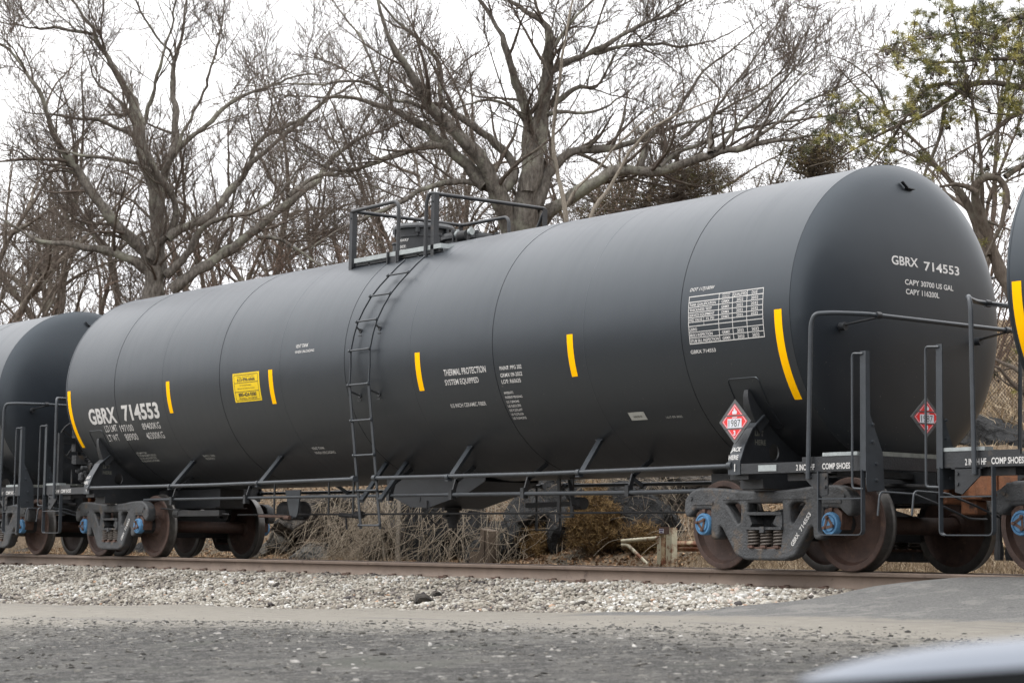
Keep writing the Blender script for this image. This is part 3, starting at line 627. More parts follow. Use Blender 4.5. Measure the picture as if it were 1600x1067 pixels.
# top platform
def platform():
    g = MB(); X0, X1, Yn = -.77, 1.16, .88
    for (a, b, c, d) in ((X0, X1, -.90, -.885), (X0, X1, .885, .90)): g.box(a, b, c, d, 3.868, 3.925)
    g.box(X0, X0+.015, -.885, -.36, 3.868, 3.925); g.box(X1-.015, X1, -.885, -.36, 3.868, 3.925); g.box(X0, X1, -.375, -.36, 3.868, 3.92)
    g.box(X0, X1, .36, .375, 3.868, 3.92)
    for y in np.arange(-.84, -.38, .055): g.box(X0+.015, X1-.015, y, y+.008, 3.88, 3.918)
    for y in np.arange(.40, .86, .055): g.box(X0+.015, X1-.015, y, y+.008, 3.88, 3.918)
    for x in np.arange(X0+.06, X1-.03, .06): g.box(x, x+.006, -.885, -.375, 3.882, 3.915); g.box(x, x+.006, .375, .885, 3.882, 3.915)
    pf = g.build('top_platform', M['galv'], CAR, None)
    f = MB()
    for x in (-.86, .2, .95): f.box(x, x+.05, -.88, .88, 3.82, 3.866)
    f.box(-.80, 1.1, -.86, -.82, 3.83, 3.867)
    for x in (-.5, .6): f.box(x, x+.04, -.86, -.84, 3.70, 3.85)
    f.box(.02, .04, -.93, -.70, 3.69, 3.93); f.box(.22, .24, -.93, -.70, 3.69, 3.93); f.box(.04, .22, -.90, -.88, 3.72, 3.87); f.build('platform_support', M['black'], pf, None)
    r = .0245
    def up(x, y, z0=3.70, z1=4.56, w=.07):     # angle-iron post
        m = MB(); m.box(x-w/2, x+w/2, y, y+.008*(1 if y < 0 else -1), z0, z1); m.box(x+w/2-.008, x+w/2, y+.0085*(1 if y < 0 else -1), y+.075*(1 if y < 0 else -1), z0, z1)
        m.box(x-.05, x+.07, y-.02, y+.02, z0-.03, z0-.022); 
        for zz in (z0+.06, z1-.09): m.lathe([(-.012, 0), (-.012, .012), (.0, .012)], (x, y-.0, zz), 'y', 6)
        m.build('railing_post', M['black'], pf, None)
    up(-.865, -.9); up(.975, -.9); up(.975, .9, 4.0); up(-.865, .9, 4.0)
    m = MB(); m.tube(arc([(-.86, -.89, 4.56), (.235, -.90, 4.57), (.235, -.90, 3.78)], .13, 8), r, 12); m.build('railing', M['black'], pf)
    m = MB(); m.tube(arc([(.86, -.915, 3.74), (.86, -.915, 4.46), (.90, -.9, 4.58), (.975, -.86, 4.57), (.975, .9, 4.575), (.87, .93, 4.50), (.74, .93, 4.30), (.74, .93, 3.80)], .10, 7), r, 12); m.build('railing', M['black'], pf)
    m = MB(); m.tube(arc([(-.86, -.89, 4.565), (-.86, .9, 4.57), (.16, .92, 4.57), (.21, .92, 3.85)], .10, 8), r, 12); m.build('railing', M['black'], pf)
    # protective housing over the valves, and the bolted manway beside it
    h = MB(); h.lathe([(3.95, 0), (3.95, .365), (4.23, .37), (4.232, .385), (4.248, .385), (4.25, .372), (4.34, .375), (4.342, .415), (4.37, .415), (4.41, .385), (4.435, .15), (4.44, .0)], (-.47, 0, 0), 'z', 56)
    hs = h.build('valve_housing', M['black'], CAR, 30)
    m = MB()
    for k in range(6):
        a = R_(k*60+12); x, y = -.47+.40*math.cos(a), .40*math.sin(a); m.box(x-.025, x+.025, y-.02, y+.02, 4.28, 4.34); m.tube([(x, y, 4.24), (x, y, 4.38)], .012, 6)
    m.build('housing_latch', M['black'], hs, None)
    for i, s in enumerate(('MANWAY', 'GASKET:', 'ELASTOMER', 'NANO')):
        me = fit_text(s, (.24, .2, .26, .15)[i], .035, .02, 0, .03)
        map_mesh(me, lambda c: Vector((-.47+.374*math.sin((c.x-.02)/.374-.2), -.374*math.cos((c.x-.02)/.374-.2), 4.17-.055*i-(.03 if i else 0)+c.y))); link('lettering', me, M['white'], hs, None)
    h = MB(); h.lathe([(3.9, 0), (3.9, .33), (4.09, .33), (4.092, .395), (4.13, .395), (4.132, .375), (4.17, .365), (4.20, .15), (4.205, 0)], (.56, 0, 0), 'z', 48); mw = h.build('manway', M['black'], CAR, 30)
    for k in range(8):
        a = R_(k*45+20); x, y = .56+.40*math.cos(a), .40*math.sin(a); m = MB(); m.tube([(x, y, 3.98), (x, y, 4.17)], .014, 8); m.lathe([(0, 0), (0, .028), (.03, .028), (.03, 0)], (x, y, 4.16), 'z', 6); m.box(x-.03, x+.03, y-.012, y+.012, 3.98, 4.04); m.build('eye_bolt', M['black'], mw, None)
    m = MB(); m.tube([(.80, -.34, 4.11), (.96, -.34, 4.11)], .062, 16); m.build('relief_valve', M['dark'], mw)
    for x in (.72, 1.0):
        m = MB(); m.tube([(x, -.34, 4.14), (x+.05, -.34, 4.14)], .042, 16); m.tube([(x+.025, -.34, 4.16), (x+.025, -.34, 4.20)], .022, 10); m.build('valve_cap', M['galv'], mw)
    m = MB(); m.tube([(.76, -.36, 3.96), (.76, -.36, 4.10)], .02, 8); m.tube([(1.0, -.36, 3.96), (1.0, -.36, 4.10)], .02, 8); m.build('valve_stud', M['dark'], mw)
    m = MB(); m.lathe([(3.85, 0), (3.85, .11), (4.22, .11), (4.24, .125), (4.26, .12), (4.27, 0)], (-1.08, .05, 0), 'z', 24); m.build('vacuum_vent', M['black'], CAR)
    m = MB(); m.tube([(-.84, -.1, 4.34), (-.84, -.1, 4.46)], .008, 6); m.tube([(-.84, -.1, 4.36), (-.80, -.12, 4.30)], .008, 6); m.build('seal_tag', mat('seal_red', (.6, .08, .03), .5), hs)
platform()

# saddles, stub sills, end platforms, handrails, steps
def circ(y): return ZC-math.sqrt(max(0, (RT+.004)**2-y*y))
def end_gear(s):
    """s=+1: A end (right), s=-1: B end (left)"""
    xt = s*TC
    # body bolster saddle on both sides
    for sy in (-1, 1):
        ys = np.linspace(1.17, .30, 14)
        poly = [(1.50, .93), (1.50, 1.06), (1.44, 1.20), (1.335, 1.38), (1.20, 1.505)]+[(y, circ(y)) for y in ys]+[(.30, .80), (1.0, .80), (1.25, .90)]
        hole = [(1.0+.07*math.cos(a), 1.17+.085*math.sin(a)) for a in np.linspace(0, 2*math.pi, 18, endpoint=False)]
        me = curve2d([poly, hole], .02); map_mesh(me, lambda c: Vector((xt+.02+c.z, sy*c.x, c.y))); sd_ = link('saddle', me, M['black'], CAR, 30)
        edge = [(1.505, .93), (1.505, 1.06), (1.445, 1.21), (1.34, 1.385), (1.175, 1.525)]
        m = MB()
        for a, b in zip(edge[:-1], edge[1:]): m.bar((xt-.01, sy*a[0], a[1]), (xt-.01, sy*(b[0]+(b[0]-a[0])*.04), b[1]+(b[1]-a[1])*.04), .17, .014, (0, 1, .3))
        fl = m.build('saddle_flange', M['pipe'], sd_, None)
        m = MB(); n = 10; vs = []      # tapered finger up the tank side
        for i in range(n+1):
            t = i/n; a = R_(-44.5+14.5*t); h = .16*(1-t)**.7+.018; w = .05*(1-t)+.028
            for dr, dx in ((-.01, -w), (-.01, w), (h, w), (h, -w)): rr = RT+dr; vs.append((xt+dx-.02, sy*rr*math.cos(a), ZC+rr*math.sin(a)))
        m.add(vs, [(4*i+j, 4*i+(j+1)%4, 4*(i+1)+(j+1)%4, 4*(i+1)+j) for i in range(n) for j in range(4)]+[(0, 1, 2, 3), (4*n+3, 4*n+2, 4*n+1, 4*n)]); m.build('saddle_finger', M['black'], sd_, 40)
    # reinforcing pad outline on the shell
    m = MB(); x0, x1, A0, A1 = xt-.245, xt+.19, -48, -25.3; rr = .05
    out = rnd_poly([(x0, math.radians(A1)*RT), (x1, math.radians(A1)*RT), (x1, math.radians(A0)*RT), (x0, math.radians(A0)*RT)], .05, 5)
    ring = []; pts = []
    dense = []
    for i in range(len(out)):
        a = out[i]; b = out[(i+1) % len(out)]; nseg = max(1, int(math.dist(a, b)/.04)); dense += [(a[0]+(b[0]-a[0])*j/nseg, a[1]+(b[1]-a[1])*j/nseg) for j in range(nseg)]
    cx, cy = (x0+x1)/2, math.radians((A0+A1)/2)*RT; vs = []
    for k, off in ((1.012, .001), (1.0, .0075), (.985, .0075), (.975, .0035)): vs += [on_side(cx+(a-cx)*k, math.degrees((cy+(b-cy)*k)/RT), off) for a, b in dense]
    nn = len(dense); m.add(vs, [(j*nn+i, j*nn+(i+1)%nn, (j+1)*nn+(i+1)%nn, (j+1)*nn+i) for j in range(3) for i in range(nn)]); m.build('pad_outline', M['tank'], SHELL, 40)
    # sill under the tank end
    m = MB(); m.box(*sorted((s*5.3, s*8.62)), -.20, .20, .74, 1.02); m.box(*sorted((s*5.3, s*8.62)), -.27, .27, .735, .75); m.box(*sorted((s*7.45, s*8.58)), -.33, .33, .665, .985)
    m.box(*sorted((s*5.4, s*7.9)), -.12, .12, .98, 1.16); sl = m.build('stub_sill', M['black'], CAR, None)
    m = MB(); m.box(xt-.16, xt+.16, -1.28, 1.28, .80, .90); m.box(xt-.13, xt+.13, -1.45, 1.45, .885, .94); m.box(xt-.2, xt+.2, -.34, .34, .69, .80); m.build('body_bolster', M['black'], CAR, None)
    xa, xb = (7.12, 8.72) if s > 0 else (-8.46, -7.0)
    for sy in (-1, 1):
        m = MB(); y0, y1 = sorted((sy*1.51, sy*1.49)); 
        lo, hi = (7.95, 8.72) if s > 0 else (-8.46, -7.6)
        m.box(xa, xb, y0, y1, .935, 1.035); m.box(lo, hi, y0, y1, 1.035, 1.078); yy = sorted((sy*1.49, sy*1.43)); m.box(xa, xb, *yy, .935, .947); m.box(xa, xb, *yy, 1.023, 1.035)
        ch = m.build('side_channel', M['black'], CAR, None)
        m = MB(); wl, wh = (8.22, 8.66) if s > 0 else (-8.46, -7.98); m.box(wl, wh, *sorted((sy*1.515, sy*1.40)), 1.079, 1.112); m.build('grating_edge', M['galv'], ch, None)
        if s > 0 and sy < 0:
            m = MB(); m.box(7.365, 7.61, -1.517, -1.511, .955, 1.015); m.build('builder_plate', M['galv'], ch, None)
    ex = 8.735 if s > 0 else -8.47; gi, go = sorted((s*8.16, ex))
    m = MB()
    for x in np.arange(gi, go-.02, .045): m.box(x, x+.008, -1.39, 1.39, 1.082, 1.108)
    for y in np.arange(-1.39, 1.4, .09): m.box(gi, go, y, y+.006, 1.084, 1.106)
    m.box(ex-.02, ex+.005, -1.43, 1.43, 1.078, 1.118); gr = m.build('end_grating', M['dull'], CAR, None)
    m = MB(); m.box(ex-.03, ex+.02, -1.49, 1.49, .955, 1.077); m.box(*sorted((s*8.1, s*8.14)), -1.49, 1.49, .96, 1.06); m.box(*sorted((ex-.03*s, ex-.09*s)), -1.2, 1.2, .955, .968)
    m.build('end_beam', M['black'], CAR, None)
    # wrap-around end handrail
    z1 = 2.44; hp = []
    for sy, seq in ((-1, 1), (1, -1)):
        a = [(8.066, sy*1.55, .87), (8.098, sy*1.545, 2.33), (8.13, sy*1.53, 2.43), (8.24, sy*1.42, z1), (8.40, sy*1.1, z1)]
        hp += a if sy < 0 else a[::-1]
    hp = [(s*x, y, z) for x, y, z in hp]; m = MB(); m.tube(arc(hp, .11, 6), .0225, 12); hr = m.build('end_handrail', M['pipe'], CAR)
    for sy in (-1, 1):
        p = head_pt(sy*.95, 2.33, 0); m = MB(); m.bar((s*8.41, sy*.95, 2.42), (s*p.x, sy*1.0, 2.37), .05, .012); m.lathe([(-.03, .0225), (-.03, .034), (.03, .034), (.03, .0225)], (s*8.405, sy*.95, z1), 'y', 12); m.lathe([(-.02, 0), (-.02, .04), (.05, .04), (.05, 0)], (s*(p.x+.02), sy*1.0, 2.36), 'x', 12); m.build('handrail_clamp', M['black'], hr)
        m = MB(); m.prism([(s*8.02, .93), (s*8.30, .93), (s*8.30, .72), (s*8.22, .70), (s*8.02, .86)], 'y', *sorted((sy*1.53, sy*1.515))); m.box(*sorted((s*8.0, s*8.34)), *sorted((sy*1.53, sy*1.40)), .921, .932)
        for bx, bz in ((8.08, .885), (8.27, .88), (8.27, .79)): m.lathe([(-.012*1, 0), (-.012, .016), (.0, .016)], (s*bx, sy*1.532, bz), 'y', 6)
        m.build('handrail_foot', M['black'], hr, None)
        # upright post with gusset, grab iron beside it and sill step below
        px = 8.745 if s > 0 else -8.475; m = MB()
        m.box(px-.035, px+.035, *sorted((sy*1.53, sy*1.52)), .93, 2.035)
        me_p = [(1.52, 2.035), (1.478, 2.035), (1.47, 1.45), (1.30, 1.10), (1.28, .76), (1.50, .74), (1.52, .80)]
        m.prism([(sy*a, b) for a, b in me_p], 'x', px+(.027 if s > 0 else -.035), px+(.035 if s > 0 else -.027))
        for zz in (1.0, 1.2, 1.36, .85): m.lathe([(0, 0), (0, .017), (.014, .015), (.016, 0)], (px+(.035 if s > 0 else .0), sy*1.44+(-.05*sy if zz < 1.1 else 0), zz), 'x', 6)
        m.build('end_post', M['pipe'], CAR, None)
        gx = 8.645 if s > 0 else -8.60; m = MB(); y = sy*1.565
        m.tube(arc([(px, sy*1.53, 2.01), (gx+.01, y, 2.015), (gx, y, 1.98), (gx, y, .80), (gx+.01, y, .77), (px, sy*1.53, .765)], .03, 4), .0115, 8); m.build('grab_iron', M['pipe'], CAR)
        l, r = (8.185, 8.735) if s > 0 else (-8.47, -7.88); m = MB(); y = sy*1.52
        pts = arc([(l, y, .94), (l, y, .345), (r, y, .345), (r, y, .94)], .05, 5)
        for a, b in zip(pts[:-1], pts[1:]): m.bar(a, b, .05, .011, (0, 0, 1) if abs((b-a).z) < abs((b-a).x) else (1, 0, 0))
        m.bar((l, y, .68), (r, y, .68), .045, .012); m.build('sill_step', M['pipe'], CAR, None)
    # coupler
    m = MB(); cs = []
    m.box(*sorted((s*8.50, s*8.62)), -.24, .24, .66, 1.02); m.box(*sorted((s*8.5, s*8.8)), -.10, .10, .79, .95); m.prism([(s*8.70, -.12), (s*8.84, -.17), (s*8.99, -.17), (s*9.03, -.05), (s*8.95, .0), (s*8.93, .10), (s*9.05, .17), (s*8.97, .21), (s*8.80, .16), (s*8.70, .12)], 'z', .70, 1.04)
    m.prism([(s*8.93, -.20), (s*9.10, -.17), (s*9.12, -.06), (s*9.02, -.02), (s*8.95, -.08)], 'z', .73, 1.01); m.box(*sorted((s*8.66, s*8.86)), -.08, .08, .56, .70)
    cp = m.build('coupler', M['coupler'], CAR, None); bv = cp.modifiers.new('b', 'BEVEL'); bv.width = .02; bv.segments = 3; bv.limit_method = 'ANGLE'
    hy = -.20 if s < 0 else .34; m = MB(); m.tube(arc([(s*8.50, hy, .80), (s*8.80, hy*1.05, .80), (s*8.90, hy, .62), (s*8.91, hy, .22)], .10, 8), .030, 10); m.tube([(s*8.905, hy, .30), (s*8.91, hy, .20), (s*8.91, hy, .13)], [.034, .048, .04], 10); m.tube([(s*8.895, hy, .68), (s*8.90, hy, .58)], .042, 10); m.bar((s*8.75, hy*1.02, .82), (s*8.92, hy*.9, .76), .07, .03); m.build('air_hose', M['dark'], CAR)
    m = MB(); m.tube(arc([(s*8.86, -1.46, .52), (s*8.86, -1.43, .74), (s*8.87, -.97, .73), (s*8.87, -.60, .635), (s*8.87, -.2, .52), (s*8.87, .05, .52)], .05, 4), .011, 8); m.build('uncoupling_lever', M['pipe'], CAR)
    # underside clutter around the sill
    m = MB(); m.box(*sorted((s*8.12, s*8.30)), -1.40, -.34, .90, .955); m.box(*sorted((s*7.7, s*8.14)), -1.45, -1.40, .86, .93); m.build('end_bracing', M['dark'], CAR, None)
    for yy in (-.45, .48): m = MB(); m.tube([(s*7.2, yy, .86), (s*8.6, yy, .82)], .022, 8); m.build('end_pipe', M['dark'], CAR)
for s in (1, -1): end_gear(s)
for s, x, w, z in (('2 INCH HF', 7.875, .24, .955), ('COMP SHOES', 8.215, .355, .958), ('2 INCH HF', -8.20, .235, .955), ('COMP SHOES', -7.91, .35, .958)):
    plane_text(s, w, .054, lambda c: Vector((x+c.x, -1.5135, z+c.y)), CAR, 'white', .022, name='side_lettering')
# JACK HERE / LIFT HERE at both saddles
for s in (1, -1):
    xt = s*TC
    for k, (t, yy, zz) in enumerate((('JACK', 1.478, 1.155), ('HERE', 1.508, 1.075))):
        n0 = Vector((0, -.93 if k == 0 else -.97, .36 if k == 0 else .2)).normalized(); up = Vector((0, .36 if k == 0 else .1, .93)).normalized()
        plane_text(t, .135, .045, lambda c: Vector((xt-.078+c.x, -yy, zz))+up*c.y+n0*.014, CAR, 'white', .02, .2 if k == 0 else 0, name='jacking_lettering')
    for k, t in enumerate(('LIFT', 'HERE')): plane_text(t, .15 if k else .12, .05, lambda c: Vector((xt+.034, -1.27+c.x, 1.325-.09*k+c.y)), CAR, 'faintdark', .02, name='lifting_lettering')
    plane_text('I', .012, .07, lambda c: Vector((xt+.005+c.x, -1.5235, .965+c.y)), CAR, 'white', .03, name='jacking_lettering')

# trucks
def frame_profile():
    half = [(-1.16,.60),(-1.15,.70),(-1.08,.765),(-.98,.80),(-.80,.80),(-.60,.79),(-.39,.77),(-.15,.758)]
    top = half+[(-x, z) for x, z in half[::-1]]
    low = [(1.13,.55),(1.06,.60),(1.02,.635),(.76,.635),(.755,.33),(.685,.33),(.685,.43),(.65,.465),(.60,.44),(.40,.165),(.27,.125)]
    return rnd_poly(top+low+[(-x, z) for x, z in low[::-1]], .03, 3)
tri = [(-.59,.66),(-.53,.695),(-.38,.695),(-.315,.64),(-.325,.46),(-.39,.425),(-.44,.48)]
FR_ME = curve2d([frame_profile(), rnd_poly(tri, .04, 4), rnd_poly([(-x, z) for x, z in tri], .04, 4), rnd_poly([(-.265,.69),(.265,.69),(.275,.42),(.24,.20),(-.24,.20),(-.275,.42)], .025, 3)], .09, .028, 3)
def helix(m, c, r, z0, z1, turns, wr):
    pts = [(c[0]+r*math.cos(a), c[1]+r*math.sin(a), z0+(z1-z0)*a/(2*math.pi*turns)) for a in np.linspace(0, 2*math.pi*turns, int(turns*14))]; m.tube(pts, wr, 6)
def wheel_mb(sy):
    m = MB(); P = [(.830, .0), (.830, .085), (.86, .09), (.86, .115), (.80, .15), (.775, .22), (.765, .30), (.775, .365), (.812, .392), (.826, .397), (.828, .425), (.826, .449), (.818, .456)]
    rim = [(.818, .456), (.735, .462), (.722, .470), (.712, .482), (.700, .485), (.690, .480), (.684, .46), (.684, .40)]
    back = [(.684, .40), (.70, .39), (.728, .36), (.735, .29), (.72, .20), (.70, .14), (.66, .12), (.66, .0)]
    return P, rim, back
def truck(xc, letter):
    for sy in (-1, 1):
        me = FR_ME.copy(); map_mesh(me, lambda c: Vector((xc+c.x, sy*(1.03+c.z), c.y)))
        if sy < 0: me.flip_normals()
        f = link('side_frame', me, M['cast'], CAR, 40)
        m = MB()     # casting ribs and lugs
        for dx in (-1, 1):
            m.lathe([(-.09, 0), (-.09, .022), (-.078, .022)], (xc+dx*1.07, sy*1.03, .72), 'y', 10); m.box(xc+dx*.89-.15, xc+dx*.89+.15, *sorted((sy*1.085, sy*1.115)), .655, .685)
        m.box(xc-.60, xc+.60, *sorted((sy*1.09, sy*1.112)), .70, .712); m.build('frame_rib', M['cast'], f, None)
        m = MB(); m.box(xc-.245, xc+.245, *sorted((sy*1.12, sy*.80)), .545, .575); m.box(xc-.255, xc+.255, *sorted((sy*1.13, sy*.80)), .40, .425)
        m.prism([(xc-.25, .545), (xc-.25, .425), (xc-.20, .425), (xc-.17, .46), (xc-.215, .545)], 'y', *sorted((sy*1.11, sy*.9))); m.prism([(xc+.25, .545), (xc+.25, .425), (xc+.20, .425), (xc+.12, .46), (xc+.175, .545)], 'y', *sorted((sy*1.11, sy*.9)))
        m.box(xc-.2, xc+.2, *sorted((sy*.95, sy*.93)), .42, .56); m.box(xc-.03, xc+.03, *sorted((sy*1.145, sy*1.10)), .37, .43); m.build('bolster_end', M['cast'], f, None)
        for dx in (-.185, -.005, .175):
            m = MB(); helix(m, (xc+dx, sy*1.055), .062, .235, .395, 5.2, .0125); m.build('coil_spring', M['spring'], f)
            m = MB(); helix(m, (xc+dx, sy*.92), .062, .235, .395, 5.2, .0125); m.build('coil_spring', M['spring'], f)
        m = MB(); m.box(xc-.25, xc+.25, *sorted((sy*1.10, sy*.85)), .205, .23)
        for dx in (-.185, -.005, .175): m.box(xc+dx-.035, xc+dx+.035, *sorted((sy*1.125, sy*1.10)), .222, .245)
        m.build('spring_seat', M['rust'], f, None)
        for dx in (-.889, .889):
            x = xc+dx
            m = MB(); m.prism([(x-.13, .47), (x-.13, .56), (x-.05, .625), (x+.05, .625), (x+.13, .56), (x+.13, .47), (x+.11, .40), (x+.12, .47), (x+.08, .54), (x-.08, .54), (x-.12, .47), (x-.11, .40)], 'y', *sorted((sy*1.075, sy*.93))); m.box(x-.02, x+.02, *sorted((sy*1.10, sy*1.07)), .575, .61); m.build('bearing_adapter', M['rust'], f, None)
            m = MB(); m.lathe([(sy*.86, .0), (sy*.86, .105), (sy*1.045, .105), (sy*1.05, .0)], (x, 0, .457), 'y', 28); m.build('roller_bearing', M['dark'], f)
            m = MB(); m.lathe([(sy*1.04, 0), (sy*1.04, .112), (sy*1.105, .112), (sy*1.117, .104), (sy*1.119, .088), (sy*1.109, .084), (sy*1.109, .078), (sy*1.124, .072), (sy*1.126, 0)], (x, 0, .457), 'y', 36); bc = m.build('bearing_cap', M['blue'], f, 40)
            a0 = random.uniform(0, 2); m = MB(); tp = []
            for k in range(3):
                a = a0+k*2.094; tp.append((x+.062*math.cos(a), .457+.062*math.sin(a)))
            for k in range(3):
                a = Vector(tp[k]); b = Vector(tp[(k+1) % 3]); m.bar((a.x, sy*1.129, a.y), (b.x, sy*1.129, b.y), .004, .026, (0, 0, 1) if abs(b.x-a.x) > abs(b.y-a.y) else (1, 0, 0))
            for p in tp: m.lathe([(sy*1.127, 0), (sy*1.127, .0185), (sy*1.15, .0175), (sy*1.153, 0)], (p[0], 0, p[1]), 'y', 6)
            m.build('cap_bolts', M['rust'], bc, None)
        if sy < 0 and letter:
            d = Vector((.285, 0, .36)).normalized(); u = Vector((-d.z, 0, d.x)); b0 = Vector((xc+.395, -1.1055, .235))
            plane_text('GBRX', .145, .042, lambda c: b0+d*c.x+u*c.y, f, 'white', .03); plane_text('714553', .215, .042, lambda c: b0+d*(c.x+.185)+u*c.y, f, 'white', .03)
    for dx in (-.889, .889):
        x = xc+dx
        for sy in (-1, 1):
            P, rim, back = wheel_mb(sy); c = (x, 0, .457); g = lambda pr: [(sy*a, b) for a, b in pr]
            m = MB(); m.lathe(g(P), c, 'y', 64); m.lathe(g(back), c, 'y', 64); w = m.build('wheel', M['wheel'], CAR, 40)
            m = MB(); m.lathe(g(rim), c, 'y', 64); m.build('wheel_tread', M['tread'], w, 40)
        m = MB(); m.lathe([(-.9, 0), (-.9, .078), (-.84, .08), (-.66, .1), (-.45, .088), (.45, .088), (.66, .1), (.84, .08), (.9, .078), (.9, 0)], (x, 0, .457), 'y', 28); m.build('axle', M['wheel'], CAR)
    m = MB(); m.prism([(-.95, .43), (-.95, .56), (-.45, .66), (.45, .66), (.95, .56), (.95, .43), (.4, .36), (-.4, .36)], 'x', xc-.19, xc+.19); m.build('truck_bolster', M['dark'], CAR, None)
    for dx in (-.40, .40):
        m = MB(); m.box(xc+dx-.05, xc+dx+.05, -.80, .80, .30, .40); m.bar((xc+dx, -.78, .36), (xc+dx*.4, 0, .36), .05, .05); m.bar((xc+dx, .78, .36), (xc+dx*.4, 0, .36), .05, .05)
        sg = 1 if dx > 0 else -1
        for sy in (-1, 1): m.prism([(xc+dx+sg*.03, .30), (xc+dx+sg*.06, .30), (xc+dx+sg*.035, .45), (xc+dx+sg*.05, .60), (xc+dx+sg*.0, .60), (xc+dx-sg*.02, .45)], 'y', *sorted((sy*.70, sy*.80)))
        m.build('brake_beam', M['dark'], CAR, None)
truck(TC, True); truck(-TC, True)

# brake gear and fittings under the belly
def belly():
    m = MB(); m.tube([(-6.2, -.98, .845), (-1.5, -.98, .835), (1.55, -1.0, .82)], .02, 10); m.tube([(1.5, -1.0, .82), (4.9, -1.0, .80), (6.3, -1.0, .80)], .024, 10); bp = m.build('brake_pipe', M['pipe'], CAR)
    for x in (-5.3, -3.2, .3, 1.62, 3.02, 4.85):
        m = MB(); m.box(x-.03, x+.03, -1.03, -.96, .76, .88); m.bar((x, -.975, .86), (x, -.93, 1.0), .05, .02, (1, 0, 0)); m.bar((x, -.94, .98), (x, -.66, 1.17), .05, .02, (1, 0, 0)); m.build('pipe_clamp', M['black'], bp, None)
    m = MB(); m.tube([(-4.6, -.30, .63), (-1.0, -.30, .62), (6.3, -.30, .60)], .0125, 8); m.build('brake_rod', M['dark'], CAR)
    m = MB(); m.tube([(-5.9, -.85, .72), (-3.9, -.85, .62)], .012, 8); m.box(-5.35, -4.1, -.90, -.80, .60, .68); m.tube([(-5.45, -.85, .64), (-5.30, -.85, .64)], .06, 14); m.build('brake_rigging', M['dark'], CAR, None)
    m = MB(); m.lathe([(-.32, 0), (-.32, .09), (-.27, .135), (.24, .135), (.30, .09), (.30, 0)], (-3.62, .05, .69), 'x', 24); m.build('air_reservoir', M['dark'], CAR)
    m = MB(); m.prism([(-2.80, .95), (-2.40, .95), (-2.46, .63), (-2.50, .58), (-2.64, .58), (-2.68, .66)], 'y', -.62, -.60); m.box(-2.84, -2.58, -.62, -.45, .56, .59); m.build('cylinder_bracket', M['pipe'], CAR, None)
    m = MB(); m.tube([(-3.5, -.6, .60), (-2.72, -.62, .585)], .02, 8); m.tube([(-2.76, -.64, .572), (-2.62, -.64, .572)], .03, 10); m.build('brake_lever', M['rust'], CAR)
    for x in (-3.35, -1.95, -1.35):
        m = MB(); m.bar((x, -.45, 1.15), (x, -.45, .62), .035, .014, (0, 1, 0)); m.build('rod_hanger', M['black'], CAR, None)
    m = MB(); m.tube([(-1.9, -.30, .615), (-1.55, -.30, .60)], .03, 10); m.tube([(-1.75, -.30, .60), (-1.72, -.30, .42)], .014, 8); m.tube([(-1.5, -.30, .61), (-1.35, -.3, .61)], .05, 10); m.build('slack_adjuster', M['dark'], CAR)
    # bottom outlet skid and valve
    xs = [(-.60, 1.0), (-.5, .84), (-.06, .70), (.33, .69), (1.15, .86), (1.5, 1.0)]
    m = MB(); m.prism([(-.62, 1.06)]+xs+[(1.52, 1.06)], 'y', -.42, -.405); m.prism([(-.62, 1.06)]+xs+[(1.52, 1.06)], 'y', .405, .42)
    for (a, b), (c, d) in zip(xs[:-1], xs[1:]): m.add([(a, -.42, b), (c, -.42, d), (c, .42, d), (a, .42, b), (a, -.42, b+.012), (c, -.42, d+.012), (c, .42, d+.012), (a, .42, b+.012)], [(0, 1, 2, 3), (4, 5, 6, 7)])
    m.lathe([(-.004, 0), (-.004, .035), (0, .035)], (.12, -.421, .80), 'y', 14)
    sk = m.build('outlet_skid', mat('skid_steel', (.028, .031, .036), .5, 0, .25, 6), CAR, None)
    m = MB(); m.lathe([(.44, 0), (.44, .055), (.50, .055), (.50, .075), (.55, .075), (.55, .095), (.585, .095), (.585, .08), (.66, .08), (.66, .11), (.70, .11)], (.35, -.05, 0), 'z', 20); m.tube([(.35, -.17, .60), (.35, .05, .60)], .02, 8); m.tube(arc([(.31, -.43, .78), (.33, -.44, .66), (.36, -.42, .55), (.34, -.3, .48)], .03), .008, 6); m.build('outlet_valve', M['dark'], CAR)
    m = MB(); m.bar((1.55, .2, .72), (2.5, .25, .74), .05, .06); m.tube([(2.42, .25, .74), (2.6, .25, .74)], .075, 14); m.bar((2.1, .3, .95), (2.3, .3, .76), .03, .03); m.bar((2.75, -.1, 1.0), (2.95, -.2, .70), .05, .02); m.build('outlet_operator', M['dark'], CAR)
    # far-side step and drape hangers
    y = 1.42; m = MB(); z0 = .44; a, b = 2.13-.72*0+(-1.85), 2.62-1.85
    a, b = at(838, 827, y)[0], at(875, 827, y)[0]
    m.bar((a, y, 1.0), (a, y, z0), .04, .012, (0, 1, 0)); m.bar((b, y, 1.0), (b, y, z0), .04, .012, (0, 1, 0)); m.bar((a, y, z0), (b, y, z0), .02, .02); m.build('far_ladder_foot', M['black'], CAR, None)
    a, b = 2.55, 2.80; m = MB()
    for (p, q_) in (((a, -.1, 1.03), (a, -.1, .58)), ((b, -.1, 1.03), (b, -.1, .58)), ((a-.02, -.1, .57), (b+.02, -.1, .57))): m.bar(p, q_, .05, .02, (0, 1, 0) if p[2] != q_[2] else (0, 0, 1))
    m.build('rod_carrier', M['black'], CAR, None)
belly()
